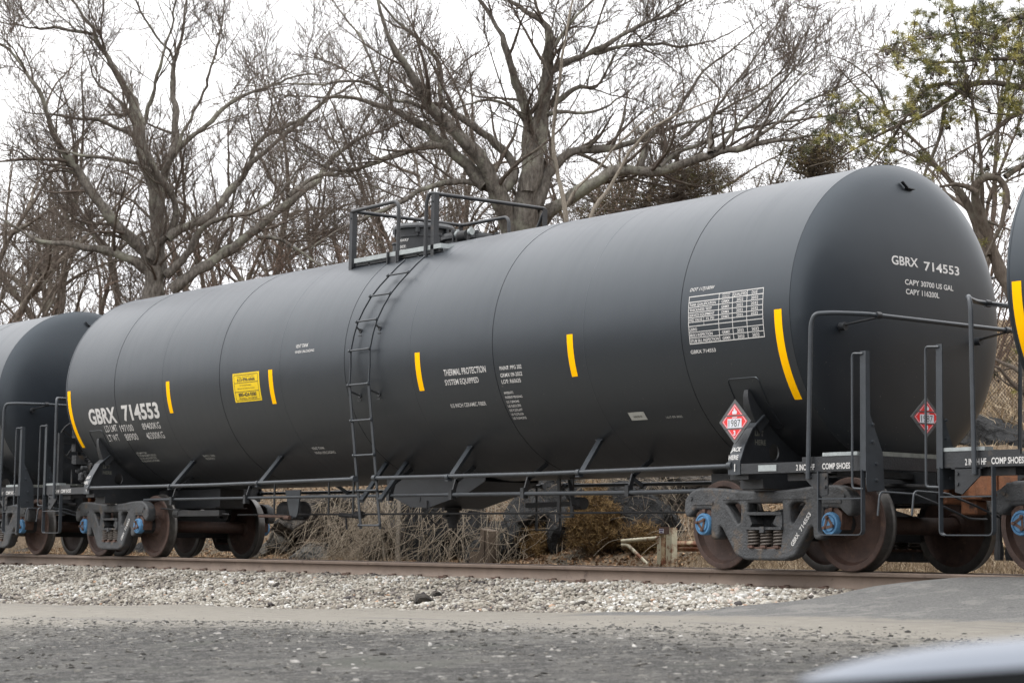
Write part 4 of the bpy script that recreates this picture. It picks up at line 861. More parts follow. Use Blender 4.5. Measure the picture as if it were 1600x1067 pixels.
# handbrake wheel, its chain box, and the control valve at the B end
def brakes():
    c = Vector((-8.42, -1.02, 1.79)); m = MB(); R0 = .30
    m.tube([c+Vector((0, R0*math.cos(a), R0*math.sin(a))) for a in np.linspace(0, 2*math.pi, 41)], .0145, 8, False); m.lathe([(-.05, 0), (-.05, .05), (.03, .05), (.03, 0)], c, 'x', 16)
    for k in range(8):
        a = k*math.pi/4+.2; d = Vector((0, math.cos(a), math.sin(a))); m.bar(c+d*.04, c+d*R0, .05-.02*(k % 2), .012, (1, 0, 0))
    w = m.build('brake_wheel', M['dark'], CAR)
    m = MB(); m.box(-8.36, -8.22, -1.14, -.90, 1.62, 1.95); m.box(-8.30, -8.24, -1.35, -.6, 1.74, 1.83); m.box(-8.30, -8.24, -1.40, -.6, 1.34, 1.43); m.box(-8.28, -8.22, -.68, -.60, 1.08, 1.9); m.box(-8.28, -8.22, -1.42, -1.34, 1.08, 1.9); m.build('brake_housing', M['black'], CAR, None)
    rr = random.Random(4); m = MB(); m.box(-8.16, -7.95, -1.05, -.45, 1.12, 1.22)
    for k in range(16):
        x = rr.uniform(-8.36, -8.02); y = rr.uniform(-1.12, -.48); z = rr.uniform(1.20, 1.50); a = rr.choice('xyz')
        m.lathe([(-rr.uniform(.04, .09), 0), (-.04, rr.uniform(.03, .065)), (.05, rr.uniform(.03, .06)), (rr.uniform(.06, .10), 0)], (x, y, z), a, 10)
    m.box(-8.30, -8.15, -1.16, -1.0, 1.42, 1.56); m.box(-8.3, -8.05, -.95, -.55, 1.2, 1.46)
    m.tube(arc([(-8.3, -1.15, 1.12), (-8.3, -1.15, 1.45), (-8.2, -.8, 1.52), (-8.1, -.5, 1.3)], .06), .014, 8); m.tube(arc([(-8.1, -.9, 1.25), (-8.38, -.6, 1.33), (-8.3, -.2, 1.33), (-8.2, 1.3, 1.3)], .06), .012, 8)
    m.build('control_valve', M['cast'], CAR, 35)
brakes()
# the cars coupled before and behind
BEND = ('brake_wheel', 'brake_housing', 'control_valve')
skip = lambda o: o.name.split('.')[0] in ('lettering', 'hazard_placard', 'table_grid', 'emergency_sticker', 'sticker_rule', 'paper_label', 'jacking_lettering', 'lifting_lettering')
PITCH = 18.13
for dx, lab in ((-PITCH, 'black tank car cut off by the left edge, its dark rounded end in view'), (PITCH, 'black tank car cut off by the right edge, only its yellow-striped corner in view')):
    c = copy_tree(CAR, None, (lambda o: skip(o) or o.name.startswith('reflective')) if dx < 0 else (lambda o: skip(o) or o.name.split('.')[0] in BEND)); c.location.x = dx; c['label'] = lab
    if dx > 0:
        for ch in c.children:
            if ch.name.startswith(('tank_shell', 'tank_head')): ch.location.x = .10
# ------------------------------------------------------------------ trees
def tubes_np(P, Rr, k):
    """P (B, n, 3) centre lines, Rr (B, n) radii -> vertices and quads"""
    B, n, _ = P.shape
    T = np.gradient(P, axis=1); T /= np.linalg.norm(T, axis=2, keepdims=True)+1e-9
    av = P[:, -1]-P[:, 0]; av /= np.linalg.norm(av, axis=1, keepdims=True)+1e-9
    ref = np.where(np.abs(av[:, 2:3]) < .8, np.array([[0, 0, 1.]]), np.array([[1., 0, 0]]))[:, None, :]
    N = ref-T*(T*ref).sum(2, keepdims=True); N /= np.linalg.norm(N, axis=2, keepdims=True)+1e-9; Bn = np.cross(T, N)
    a = np.arange(k)*2*np.pi/k
    V = P[:, :, None]+(N[:, :, None]*np.cos(a)[None, None, :, None]+Bn[:, :, None]*np.sin(a)[None, None, :, None])*Rr[:, :, None, None]
    i = (np.arange(B)[:, None, None]*n+np.arange(n-1)[None, :, None])*k; j = np.arange(k)[None, None, :]; j2 = (j+1) % k
    F = np.stack([i+j, i+j2, i+k+j2, i+k+j], -1).reshape(-1, 4); return V.reshape(-1, 3), F
def merge(parts):
    V = []; F = []; o = 0
    for v, f in parts: V.append(v); F.append(f+o); o += len(v)
    return np.concatenate(V), np.concatenate(F)
def resample(pts, rad, step, rs, wob=0.):
    pts = np.asarray(pts, float); rad = np.asarray(rad, float); d = np.r_[0, np.cumsum(np.linalg.norm(np.diff(pts, axis=0), axis=1))]
    n = max(3, int(d[-1]/step)+1); t = np.linspace(0, d[-1], n)
    # Catmull-like smoothing through cubic interpolation of each coordinate
    ps = np.stack([np.interp(t, d, pts[:, i]) for i in range(3)], 1); 
    for _ in range(2): ps[1:-1] = .25*ps[:-2]+.5*ps[1:-1]+.25*ps[2:]
    if wob: 
        w = rs.normal(0, wob, (n, 3)); w = np.cumsum(w, 0)-np.linspace(0, 1, n)[:, None]*np.cumsum(w, 0)[-1]; ps += w*.5
    return ps, np.interp(t, d, rad)
def children(Ps, Rs, rs, per_m, length, rk, ang, up, curl, n, tmin=.1, rmax=.05, rtip=.0025, bias=1.):
    """grow the next order of branches from a list of parent centre lines"""
    O, D, Rd, Ln = [], [], [], []
    for P, Rr in zip(Ps, Rs):
        seg = np.linalg.norm(np.diff(P, axis=0), axis=1); tot = seg.sum(); cnt = rs.poisson(tot*per_m)+ (1 if rs.rand() < .6 else 0)
        if cnt == 0: continue
        t = tmin+(1-tmin)*rs.rand(cnt)**bias; f = t*(len(P)-1); i = np.minimum(f.astype(int), len(P)-2); fr = (f-i)[:, None]
        O.append(P[i]*(1-fr)+P[i+1]*fr); d = P[i+1]-P[i]; D.append(d/(np.linalg.norm(d, axis=1, keepdims=True)+1e-9))
        rr = Rr[i]*(1-fr[:, 0])+Rr[i+1]*fr[:, 0]; Rd.append(np.clip(rr*rk*rs.uniform(.6, 1, cnt), rtip*1.2, rmax)); Ln.append(length*rs.uniform(.45, 1.15, cnt)*(1.1-.45*t))
    O, D, Rd, Ln = map(np.concatenate, (O, D, Rd, Ln)); B = len(O)
    q = rs.normal(size=(B, 3)); q -= D*(q*D).sum(1, keepdims=True); q /= np.linalg.norm(q, axis=1, keepdims=True); a = np.radians(rs.normal(ang, 14, B))[:, None]
    d = D*np.cos(a)+q*np.sin(a); d[:, 2] += up*.6; d /= np.linalg.norm(d, axis=1, keepdims=True)
    P = np.zeros((B, n, 3)); P[:, 0] = O; st = (Ln/(n-1))[:, None]; w = np.zeros((B, 3))
    for i in range(1, n):
        w = .35*w+rs.normal(0, curl, (B, 3)); d = d+w; d[:, 2] += up*.16; d /= np.linalg.norm(d, axis=1, keepdims=True); P[:, i] = P[:, i-1]+d*st
    tp = np.linspace(0, 1, n)[None]; Rr = Rd[:, None]*(1-tp)**.8*.9+rtip
    return P, Rr
def bark(name, c1, c2, lichen, sc=1.):
    m, n, b = new_mat(name); k = n.links.new; tc = n.nodes.new('ShaderNodeTexCoord')
    def nz(s, sc3=None, d=8):
        q = n.nodes.new('ShaderNodeTexNoise'); q.inputs['Scale'].default_value = s; q.inputs['Detail'].default_value = d; q.inputs['Roughness'].default_value = .7
        mp = n.nodes.new('ShaderNodeMapping'); mp.inputs['Scale'].default_value = sc3 or (1, 1, 1); k(tc.outputs['Object'], mp.inputs[0]); k(mp.outputs[0], q.inputs['Vector']); return q.outputs[0]
    r = n.nodes.new('ShaderNodeValToRGB'); e = r.color_ramp.elements; e[0].position = .35; e[1].position = .68; e[0].color = tuple(c1)+(1,); e[1].color = tuple(c2)+(1,); f = nz(16*sc, (1, 1, .35)); k(f, r.inputs[0])
    r2 = n.nodes.new('ShaderNodeValToRGB'); r2.color_ramp.elements[0].position = .52; r2.color_ramp.elements[1].position = .66; k(nz(1.7*sc), r2.inputs[0])
    mm = n.nodes.new('ShaderNodeMix'); mm.data_type = 'RGBA'; k(r2.outputs[0], mm.inputs[0]); k(r.outputs[0], mm.inputs[6]); mm.inputs[7].default_value = tuple(lichen)+(1,)
    k(mm.outputs[2], b.inputs['Base Color']); b.inputs['Roughness'].default_value = .95; b.inputs['Specular IOR Level'].default_value = .15
    bp = n.nodes.new('ShaderNodeBump'); bp.inputs['Strength'].default_value = .9; bp.inputs['Distance'].default_value = .04; k(f, bp.inputs['Height']); k(bp.outputs[0], b.inputs['Normal']); return m
BARK = bark('oak_bark', (.068, .058, .049), (.235, .212, .185), (.28, .28, .22))
BARK2 = bark('brown_bark', (.070, .056, .045), (.17, .14, .115), (.16, .15, .12))
TWIG = bark('twig_bark', (.085, .066, .053), (.17, .138, .115), (.19, .175, .14), 3)
REDTWIG = bark('red_twig_bark', (.10, .066, .050), (.22, .155, .12), (.17, .14, .11), 3)
PALEW = bark('pale_dead_wood', (.16, .135, .105), (.34, .30, .25), (.25, .22, .18), 3)
def traced(limbs, D, rs, spread=.35):
    """limbs drawn over the photograph, each set at its own distance round D: [(u, v, width px), ...]"""
    out = []; used = []
    for L_ in limbs:
        u0, v0, w0 = L_[0]; best = None
        for (us, vs, ds) in used:
            q = math.hypot(us-u0, vs-v0)
            if best is None or q < best[0]: best = (q, ds)
        d0 = best[1] if best and best[0] < 60 else D; slope = rs.uniform(-spread, spread)
        pts = []; rad = []; run = 0; pu, pv = u0, v0
        for (u, v, w) in L_:
            run += math.hypot(u-pu, v-pv)*D/FPX; pu, pv = u, v; d = d0+slope*run+.12*math.sin(run*2+u0)
            pts.append(atd(u, v, d)); rad.append(w*d/FPX/2*(.77 if w > 12 else .72)); used.append((u, v, d))
        dr = pts[-1]-pts[-2]; dr = dr/np.linalg.norm(dr)
        if rad[-1] < .07: pts += [pts[-1]+dr*.5+rs.normal(0, .06, 3), pts[-1]+dr*1.0+rs.normal(0, .12, 3)]; rad += [rad[-1]*.6, .006]
        out.append((np.array(pts), np.array(rad)))
    return out
def build_tree(name, limbs, rs, label, mt_trunk, mt_twig, dens=(1.5, 2.6, 4., 6.), lens=(1.7, 1.0, .55, .28), up=.3, base=None, group=None, cat='tree', wob=.02, rt=.0028, step=.16):
    Ps, Rs = [], []
    for p, r in limbs:
        a, b = resample(p, r, step, rs, wob); Ps.append(a); Rs.append(b)
    root = empty(name, base if base is not None else tuple(Ps[0][0]), label, cat, group); off = np.array(root.location[:])
    parts = [tubes_np(p[None], (r*(1+.10*np.sin(np.arange(len(r))*1.3)+rs.normal(0, .04, len(r))))[None], 12) for p, r in zip(Ps, Rs)]
    V, F = merge(parts); link('trunk', npmesh('trunk', V-off, F), mt_trunk, root, 180)
    L1 = children(Ps, Rs, rs, dens[0], lens[0], .5, 46, up, .12, 9, .12, .045, rt); L2 = children(list(L1[0]), list(L1[1]), rs, dens[1], lens[1], .6, 42, up, .12, 7, .12, .016, rt)
    L3 = children(list(L2[0]), list(L2[1]), rs, dens[2], lens[2], .65, 38, up, .11, 5, .1, .008, rt*.85); L4 = children(list(L3[0]), list(L3[1]), rs, dens[3], lens[3], .7, 34, up, .08, 3, .1, .0045, rt*.7)
    V, F = merge([tubes_np(*L1, 6), tubes_np(*L2, 4), tubes_np(*L3, 3), tubes_np(*L4, 3)]); o = link('crown', npmesh('crown', V-off, F), mt_twig, root, 180)
    return root, Ps, Rs, (L1, L2, L3, L4)
rs = np.random.RandomState(21)
# spreading tree on the left
LT = [[(236,560,46),(238,520,44),(240,480,42),(243,440,40),(240,410,34)],
 [(240,440,30),(222,398,26),(198,370,24),(175,346,22),(148,306,20),(122,268,18),(108,247,17),(95,230,15),(85,214,13),(72,190,12),(58,157,10),(48,138,9),(30,112,8),(12,90,7),(-14,62,6)],
 [(228,424,20),(211,405,20),(190,398,17),(165,392,16),(135,389,14),(103,382,12),(80,379,10),(49,373,8),(40,362,7),(20,350,6)],
 [(245,430,36),(243,400,33),(244,360,31),(243,315,29),(236,288,27),(225,262,25),(211,222,22),(204,195,19),(198,166,16),(186,140,14),(175,112,12),(163,92,11),(153,76,10),(147,58,9),(146,46,8),(126,22,6),(106,-6,5)],
 [(214,215,12),(226,190,10),(238,160,9),(243,138,8),(247,110,7),(257,92,7),(261,70,6),(272,40,5),(280,-6,4)],
 [(232,405,20),(242,386,17),(252,373,15),(268,350,14),(272,326,15),(264,310,15),(252,290,14),(238,268,13),(229,250,13),(220,228,12),(216,205,11)],
 [(240,392,22),(248,352,20),(250,310,17),(252,284,16),(262,252,15),(268,230,14),(271,205,14),(272,170,13),(270,135,12),(270,96,10),(276,72,8),(284,40,6),(290,-6,4)],
 [(254,276,14),(266,252,12),(279,229,12),(298,212,11),(315,202,11),(335,191,10),(352,176,10),(372,161,9),(388,155,8),(405,147,7),(432,138,6),(455,130,5)],
 [(262,372,20),(280,358,19),(306,345,18),(324,332,17),(342,318,16),(358,298,15),(373,281,14),(384,262,13),(391,246,12),(396,228,11),(402,214,10),(432,201,8),(458,190,8),(480,178,7),(510,155,6),(540,138,5)],
 [(390,258,11),(408,243,10),(427,229,9),(448,210,9),(468,193,8),(492,170,7),(510,148,6),(530,120,4)],
 [(268,452,24),(285,440,23),(306,427,22),(334,408,21),(360,392,20),(380,378,19),(398,364,18),(420,342,17),(441,318,16),(464,298,15),(486,278,14),(502,256,13),(514,238,11),(540,219,9),(566,205,7),(600,196,5)],
 [(262,430,18),(276,418,17),(288,405,17),(300,385,15),(312,366,14),(328,350,12),(342,342,11),(365,338,10),(388,333,9),(410,323,8),(428,312,7),(446,298,6),(460,284,5)],
 [(452,306,11),(470,296,10),(492,278,9),(520,268,9),(548,268,8),(575,258,7),(606,244,6),(640,236,5),(672,238,4)],
 [(402,372,8),(425,365,8),(450,372,8),(470,388,7),(490,404,6),(512,420,5)],
 [(252,282,10),(236,262,9),(212,252,9),(188,246,8),(162,243,8),(140,242,7),(118,238,6)],
 [(216,222,10),(196,205,9),(172,194,9),(150,186,8),(128,182,7),(108,184,6),(90,180,5)],
 [(200,178,8),(190,160,7),(176,150,6),(160,140,6),(148,128,5),(138,110,4)],
 [(146,54,7),(128,52,6),(108,46,6),(88,44,6),(60,48,5),(36,40,4)],
 [(270,100,6),(262,80,6),(252,66,5),(232,50,5),(222,30,5),(214,8,4)],
 [(276,240,8),(290,205,7),(312,170,6),(322,130,6),(330,90,5),(345,40,4),(350,-5,3)]]
tr = traced(LT, 47, rs); t0 = tr[0][0][0]; gz = float(ground_z(t0[0], t0[1])); tr[0] = (np.vstack([[t0[0]+.1, t0[1], gz-.2], [t0[0]+.05, t0[1], (gz+t0[2])/2], tr[0][0]]), np.r_[.42, .36, tr[0][1]])
build_tree('spreading_tree', tr, rs, 'bare many-limbed tree with pale lichen on its bark, above the left half of the tank', BARK, TWIG, (1.9, 2.9, 4.4, 6.0), (2.6, 1.35, .70, .38), .28, rt=.0029, wob=.04)
# big oak in the middle
OK = [[(812,470,70),(815,420,66),(819,360,62),(826,319,50),(834,262,40),(838,215,36),(846,176,31),(856,139,26),(864,105,22),(869,67,18),(862,48,14),(837,26,11),(811,11,9),(790,-6,6)],
 [(822,300,28),(824,240,26),(826,195,23),(820,165,20),(806,135,17),(798,112,16),(796,86,14),(788,66,12),(774,46,11),(764,22,9),(742,-6,7)],
 [(800,385,44),(788,340,40),(774,308,36),(762,281,34),(752,258,29),(738,236,27),(712,212,25),(690,196,24),(674,182,23),(664,166,20),(654,148,18),(646,126,17),(632,104,15),(616,84,13),(606,60,10),(594,30,8),(584,-6,6)],
 [(762,290,28),(744,268,26),(722,245,24),(702,232,22),(688,223,21),(672,208,19),(658,196,18),(640,184,15),(620,178,13),(600,170,11),(570,160,9),(540,156,8),(506,160,6),(480,158,4)],
 [(690,226,13),(672,224,13),(655,228,12),(634,238,10),(610,246,10),(585,254,9),(562,260,8),(540,268,7),(524,270,6),(512,262,5)],
 [(780,300,22),(796,282,20),(806,264,18),(790,242,17),(770,222,17),(752,206,16),(738,196,15),(718,184,13),(700,174,12),(682,162,11),(684,146,10),(691,126,10),(692,106,9),(676,86,8),(658,66,8),(640,50,7),(620,34,6),(600,14,5),(585,-6,4)],
 [(768,300,16),(745,290,14),(718,286,13),(694,287,12),(668,292,11),(648,298,11),(630,308,10),(612,320,9),(596,330,9),(578,338,8),(560,344,6)],
 [(862,112,15),(876,102,14),(892,97,13),(912,90,12),(932,80,12),(958,66,10),(985,48,9),(1006,40,8),(1026,33,7),(1050,20,5),(1078,4,4)],
 [(930,84,9),(950,77,9),(975,72,8),(1000,67,8),(1022,66,7),(1050,72,6),(1078,73,5),(1105,68,4),(1130,56,3)],
 [(862,165,12),(880,148,11),(896,138,11),(912,131,10),(924,136,7),(925,152,6),(945,120,5)],
 [(845,182,11),(862,172,9),(900,176,8),(920,180,6),(945,168,5),(968,150,4)],
 [(836,325,30),(850,290,26),(862,264,23),(878,246,20),(896,236,18),(918,236,17),(940,236,16),(962,232,14),(985,224,12),(1008,216,10),(1040,208,9),(1070,198,7),(1100,190,5)],
 [(838,350,34),(862,325,30),(890,306,28),(915,292,26),(935,280,25),(958,268,24),(980,262,23),(1003,268,21),(1025,270,20),(1048,264,19),(1070,256,18),(1092,248,17),(1118,243,15),(1145,236,13),(1167,229,12),(1186,224,10),(1210,220,9),(1240,218,7),(1275,214,5)],
 [(1000,262,13),(1002,245,12),(1008,228,11),(1022,208,10),(1042,192,9),(1062,176,8),(1075,152,7),(1095,122,6),(1120,96,5),(1150,72,4)],
 [(1112,240,15),(1114,222,12),(1110,200,9),(1108,180,8),(1124,160,6),(1148,124,5),(1172,96,4),(1200,60,3)],
 [(1118,236,10),(1142,214,8),(1170,186,7),(1205,158,6),(1240,118,5),(1262,92,3)],
 [(1160,232,9),(1192,210,7),(1226,190,6),(1262,165,5),(1296,146,4),(1334,122,3)],
 [(1184,224,8),(1190,196,6),(1212,170,5),(1236,140,4),(1262,108,3)],
 [(1030,262,10),(1060,238,9),(1096,226,8),(1140,206,7),(1190,196,6),(1250,190,5),(1310,182,3)],
 [(1064,218,8),(1090,196,7),(1130,178,6),(1176,150,5),(1230,104,4),(1250,70,3)],
 [(866,75,8),(880,52,7),(900,30,6),(925,10,5),(940,-8,4)],
 [(826,200,9),(816,174,8),(796,158,7),(768,152,6),(742,156,5),(720,166,4)],
 [(668,168,9),(650,160,9),(630,158,8),(606,148,7),(592,126,7),(580,100,6),(572,66,5),(560,40,5),(540,20,4)],
 [(600,146,8),(578,128,7),(552,124,7),(524,128,6),(500,132,5),(476,130,4)],
 [(846,100,5),(852,70,5),(862,40,4),(872,8,3)]]
tr = traced(OK, 37.5, rs); t0 = tr[0][0][0]; gz = float(ground_z(t0[0], t0[1])); tr[0] = (np.vstack([[t0[0], t0[1], gz-.2], [t0[0], t0[1], (gz+t0[2])/2], tr[0][0]]), np.r_[.62, .46, tr[0][1]])
build_tree('oak_tree', tr, rs, 'large bare dark oak with a thick trunk, right behind the top platform', BARK, TWIG, (2.1, 3.2, 5.0, 6.8), (2.1, 1.15, .62, .33), .30, rt=.0026, wob=.03)
# pale saplings before the oak
SP = [[(915,420,12),(925,370,11),(935,330,10),(962,300,8),(985,250,7),(1015,215,6),(1050,185,5),(1080,172,4)],[(890,420,10),(885,360,10),(878,300,10),(868,260,9),(862,220,8),(868,170,7),(876,110,6),(885,50,5),(892,-5,4)],[(880,330,7),(905,290,6),(940,262,5),(960,230,5),(985,205,4),(1030,165,3)]]
tr = traced(SP, 34, rs, .1); tr = [(np.vstack([[p[0][0], p[0][1], float(ground_z(p[0][0], p[0][1]))], p]), np.r_[r[0], r]) if i < 2 else (p, r) for i, (p, r) in enumerate(tr)]
build_tree('sapling', tr, rs, 'thin pale grey sapling with forking stems in front of the thick oak trunk', PALEW, TWIG, (1.6, 2.4, 2.5, 2.), (.9, .5, .3, .2), .5)
# gnarled pine on the right, its trunk standing behind the gap between the two cars
PT = [[(1612,600,34),(1604,540,32),(1594,490,30),(1580,452,28),(1558,410,25),(1543,372,24),(1536,340,22),(1524,312,20),(1521,292,18),(1528,279,17),(1542,271,16),(1556,270,16),(1570,276,15),(1578,292,15),(1574,310,13)],
 [(1526,300,13),(1515,288,11),(1500,283,10),(1488,282,9),(1478,285,6)],
 [(1570,276,13),(1585,266,12),(1600,254,11),(1620,235,10)],
 [(1640,150,18),(1618,142,16),(1600,138,14),(1580,134,13),(1562,131,12),(1540,128,11),(1525,128,12),(1512,138,12),(1494,148,12),(1476,160,11),(1462,170,10),(1448,178,9),(1428,186,8),(1400,194,7),(1376,208,6),(1352,222,5)],
 [(1525,129,10),(1500,130,9),(1475,130,9),(1452,132,9),(1438,142,8),(1426,160,8),(1414,184,7),(1402,202,7),(1388,222,6),(1374,240,5),(1356,258,4)],
 [(1478,160,10),(1474,180,9),(1473,205,9),(1466,224,8),(1456,246,7),(1450,262,7),(1444,280,6)],
 [(1630,160,14),(1606,172,12),(1588,182,10),(1568,198,8),(1548,212,7),(1526,224,5)],
 [(1640,20,14),(1600,24,11),(1580,30,9),(1560,50,8),(1548,78,7),(1540,100,5)],
 [(1536,330,9),(1534,290,9),(1530,250,8),(1526,210,8),(1519,180,7),(1514,150,6),(1508,110,5),(1500,60,4),(1488,0,3)],
 [(1400,300,2),(1470,300,9),(1488,290,12),(1510,318,16),(1528,350,20),(1540,400,22)],
 [(1560,60,7),(1520,50,6),(1486,52,5),(1450,60,4)],[(1600,90,9),(1570,92,8),(1535,88,6),(1500,92,5),(1460,96,4),(1430,90,3)]]
tr = traced(PT, 30.5, rs, .25); t0 = tr[0][0][0]; gz = float(ground_z(t0[0], t0[1])); tr[0] = (np.vstack([[t0[0], t0[1], gz-.3], tr[0][0]]), np.r_[.22, tr[0][1]])
tr[9] = (tr[9][0][2:], tr[9][1][2:])
e0 = tr[3][0][0]; tr.append((np.array([e0, e0+[1.0, .7, -1.2], e0+[1.2, 1.2, -3.], [e0[0]+1.2, e0[1]+1.4, float(ground_z(e0[0]+1.2, e0[1]+1.4))-.2]]), np.array([.10, .14, .18, .22])))
for k in (6, 7): q_ = tr[k][0][0]; tr.append((np.array([q_, (q_+e0+[1., .7, -1.2])/2+[0.3, .2, 0], e0+[1.0, .7, -1.2]]), np.array([.07, .09, .12])))
pine, PP, PR, PL = build_tree('gnarled_pine', tr, rs, 'gnarled pine with crooked limbs, yellow-green needle tufts and dark cones at the upper right', BARK2, TWIG, (1.5, 2.2, 2.5, 1.5), (1.0, .6, .32, .18), .05)
def needles(name, C, S, rs, mt, per, ln, w, parent, off, tone=None, sd=.35):
    """tufts of thin blades: C centres, S tuft sizes"""
    n = len(C); c = np.repeat(C, per, 0); s = np.repeat(S, per); m = n*per; d = rs.normal(size=(m, 3)); d[:, 2] = d[:, 2]*.8+.25; d /= np.linalg.norm(d, axis=1, keepdims=True)
    o = c+rs.normal(size=(m, 3))*s[:, None]*sd; L_ = (ln*rs.uniform(.6, 1.2, m)*s/np.mean(S))[:, None]; q = np.cross(d, rs.normal(size=(m, 3))); q /= np.linalg.norm(q, axis=1, keepdims=True)+1e-9
    V = np.stack([o-q*w, o+q*w, o+d*L_+q*w*.4, o+d*L_-q*w*.4], 1)-off; F = np.arange(m*4).reshape(m, 4)
    t = np.repeat(tone if tone is not None else rs.rand(n), per); me = npmesh(name, V, F, np.clip(t+rs.normal(0, .1, m), 0, 1)); return link(name, me, mt, parent, None)
NEEDLE = tone_mat('pine_needles', [(0, (.030, .038, .018)), (.35, (.095, .10, .035)), (.7, (.22, .205, .055)), (1, (.38, .33, .09))], .6, 0, 30)
def tuft_sites(PL, rs, frac, keep):
    L3 = PL[2][0]; L2 = PL[1][0]; tips = np.concatenate([L3[:, -1], L3[:, 2], L2[:, -1]]); ok = rs.rand(len(tips)) < frac; tips = tips[ok]
    d = tips-CAM; z = d@CF; u = 800+FPX*(d@CR)/z; v = 533.5-FPX*(d@CU)/z; return tips[keep(u, v, rs.rand(len(u)))]
loc = np.array(pine.location[:])
keep = lambda u, v, r: ((v < 205) & (r < .25+.75*sst(1380, 1520, u))) | ((v >= 205) & (r < .30))
sites = tuft_sites(PL, rs, .9, keep); extra = []
for (u0, v0, su, sv, cnt) in ((1570,30,45,25,100),(1500,40,40,28,48),(1440,95,28,20,26),(1410,70,14,22,14),(1480,95,45,20,55),(1560,120,50,22,70),(1590,75,20,20,24),(1400,165,40,16,36),(1350,180,40,14,30),(1345,215,40,14,30),(1450,160,40,18,26),(1380,235,24,9,12),(1580,165,22,14,14),(1560,240,22,14,9),(1572,312,10,8,8),(1590,200,12,22,9),(1310,205,25,12,14),(1425,45,14,20,10)):
    for _ in range(cnt): extra.append(atd(rs.normal(u0, su), rs.normal(v0, sv), 30.5+rs.normal(0, .9)))
extra = np.array(extra); 
def twig_to(extra, Ps, rs):        # a short shoot joins every free tuft to the nearest limb
    allp = np.concatenate(Ps+[PL[0][0].reshape(-1, 3), PL[1][0].reshape(-1, 3)]); out = []
    for e in extra:
        k = np.argmin(((allp-e)**2).sum(1)); a = allp[k]; t = np.linspace(0, 1, 6)[:, None]; p = a+(e-a)*t; p[1:-1] += rs.normal(0, .035, (4, 3)); p[:, 2] -= .08*np.sin(t[:, 0]*3.14); out.append(p)
    out = np.array(out); return tubes_np(out, np.linspace(.008, .003, 6)[None].repeat(len(out), 0), 4)
V, F = twig_to(extra, PP, rs); tag(link('shoots', npmesh('shoots', V-loc, F), TWIG, pine, 180), kind='stuff')
C = np.concatenate([sites, extra]); tone = np.clip(rs.normal(.5, .27, len(C)), 0, 1)
needles('needle_tufts', C, rs.uniform(.07, .13, len(C)), rs, NEEDLE, 56, .092, .0033, pine, loc, tone, .16)
cn = C[rs.rand(len(C)) < .17]+rs.normal(0, .06, ((rs.rand(len(C)) < 2).sum(), 3))[:1]
V = []; F = []; o_ = 0
for c in cn:
    v = IV*np.array([.022, .022, .032])*rs.uniform(.8, 1.3)+c-[0, 0, .05]; V.append(v); F.append(IF+o_); o_ += len(v)
tag(link('cones', npmesh('cones', np.concatenate(V)-loc, np.concatenate(F)), mat('cone_brown', (.045, .036, .03), .9), pine, 60), kind='stuff')
# brown-green cedars whose tops show over the tank
CEDAR = tone_mat('cedar_foliage', [(0, (.028, .024, .012)), (.4, (.062, .046, .022)), (.75, (.12, .078, .04)), (1, (.11, .11, .03))], .8, 0, 20)
def cedar(spots, D, label, rs, tr_uv, dens=300):
    base = atd(tr_uv[0], tr_uv[1], D); base[2] = float(ground_z(base[0], base[1]))-.1
    root = empty('cedar', tuple(base), label, 'cedar', None); off = base; C = []; T = []
    top = atd(spots[0][0], spots[0][1]-spots[0][3], D); mid = (base+top)/2; trunk = np.array([base, mid+[.05, 0, 0], top]); p, r = resample(trunk, [.14, .09, .02], .2, rs, .01)
    br = []
    for (u, v, su, sv, n) in spots:
        for _ in range(n):
            du, dv = rs.normal(0, 1, 2); c = atd(u+du*su, v+dv*sv, D+rs.normal(0, .5)); cnt = rs.randint(2, 6); C.append(c+rs.normal(0, .10, (cnt, 3))*[1, 1, .6]); T.append(np.full(cnt, rs.rand()))
            k = max(0, min(len(p)-1, int((c[2]-.35-base[2])/(top[2]-base[2])*len(p)))); a = p[k]; t = np.linspace(0, 1, 6)[:, None]; q = a+(c-a)*t; q[1:-1] += rs.normal(0, .05, (4, 3)); br.append(q)
    br = np.array(br); V, F = merge([tubes_np(p[None], r[None], 10), tubes_np(br, np.linspace(.014, .003, 6)[None].repeat(len(br), 0), 4)]); link('trunk', npmesh('trunk', V-off, F), BARK2, root, 180)
    C = np.concatenate(C); T = np.concatenate(T); needles('foliage', C, rs.uniform(.05, .10, len(C)), rs, CEDAR, 13, .06, .0060, root, off, T, .6)
cedar([(1268,236,26,16,60),(1240,245,12,10,22),(1300,255,28,10,40),(1300,225,20,8,24),(1215,282,22,4,14)], 36, 'brown-green cedar whose top shows just above the right end of the tank', rs, (1280, 500))
cedar([(1060,262,34,12,60),(1085,285,34,13,70),(1000,305,50,12,90),(940,335,40,8,50),(1110,270,22,8,30),(1020,215,20,22,22)], 40, 'dark brown-green cedar behind the low oak limb, over the middle right of the tank', rs, (1040, 520))

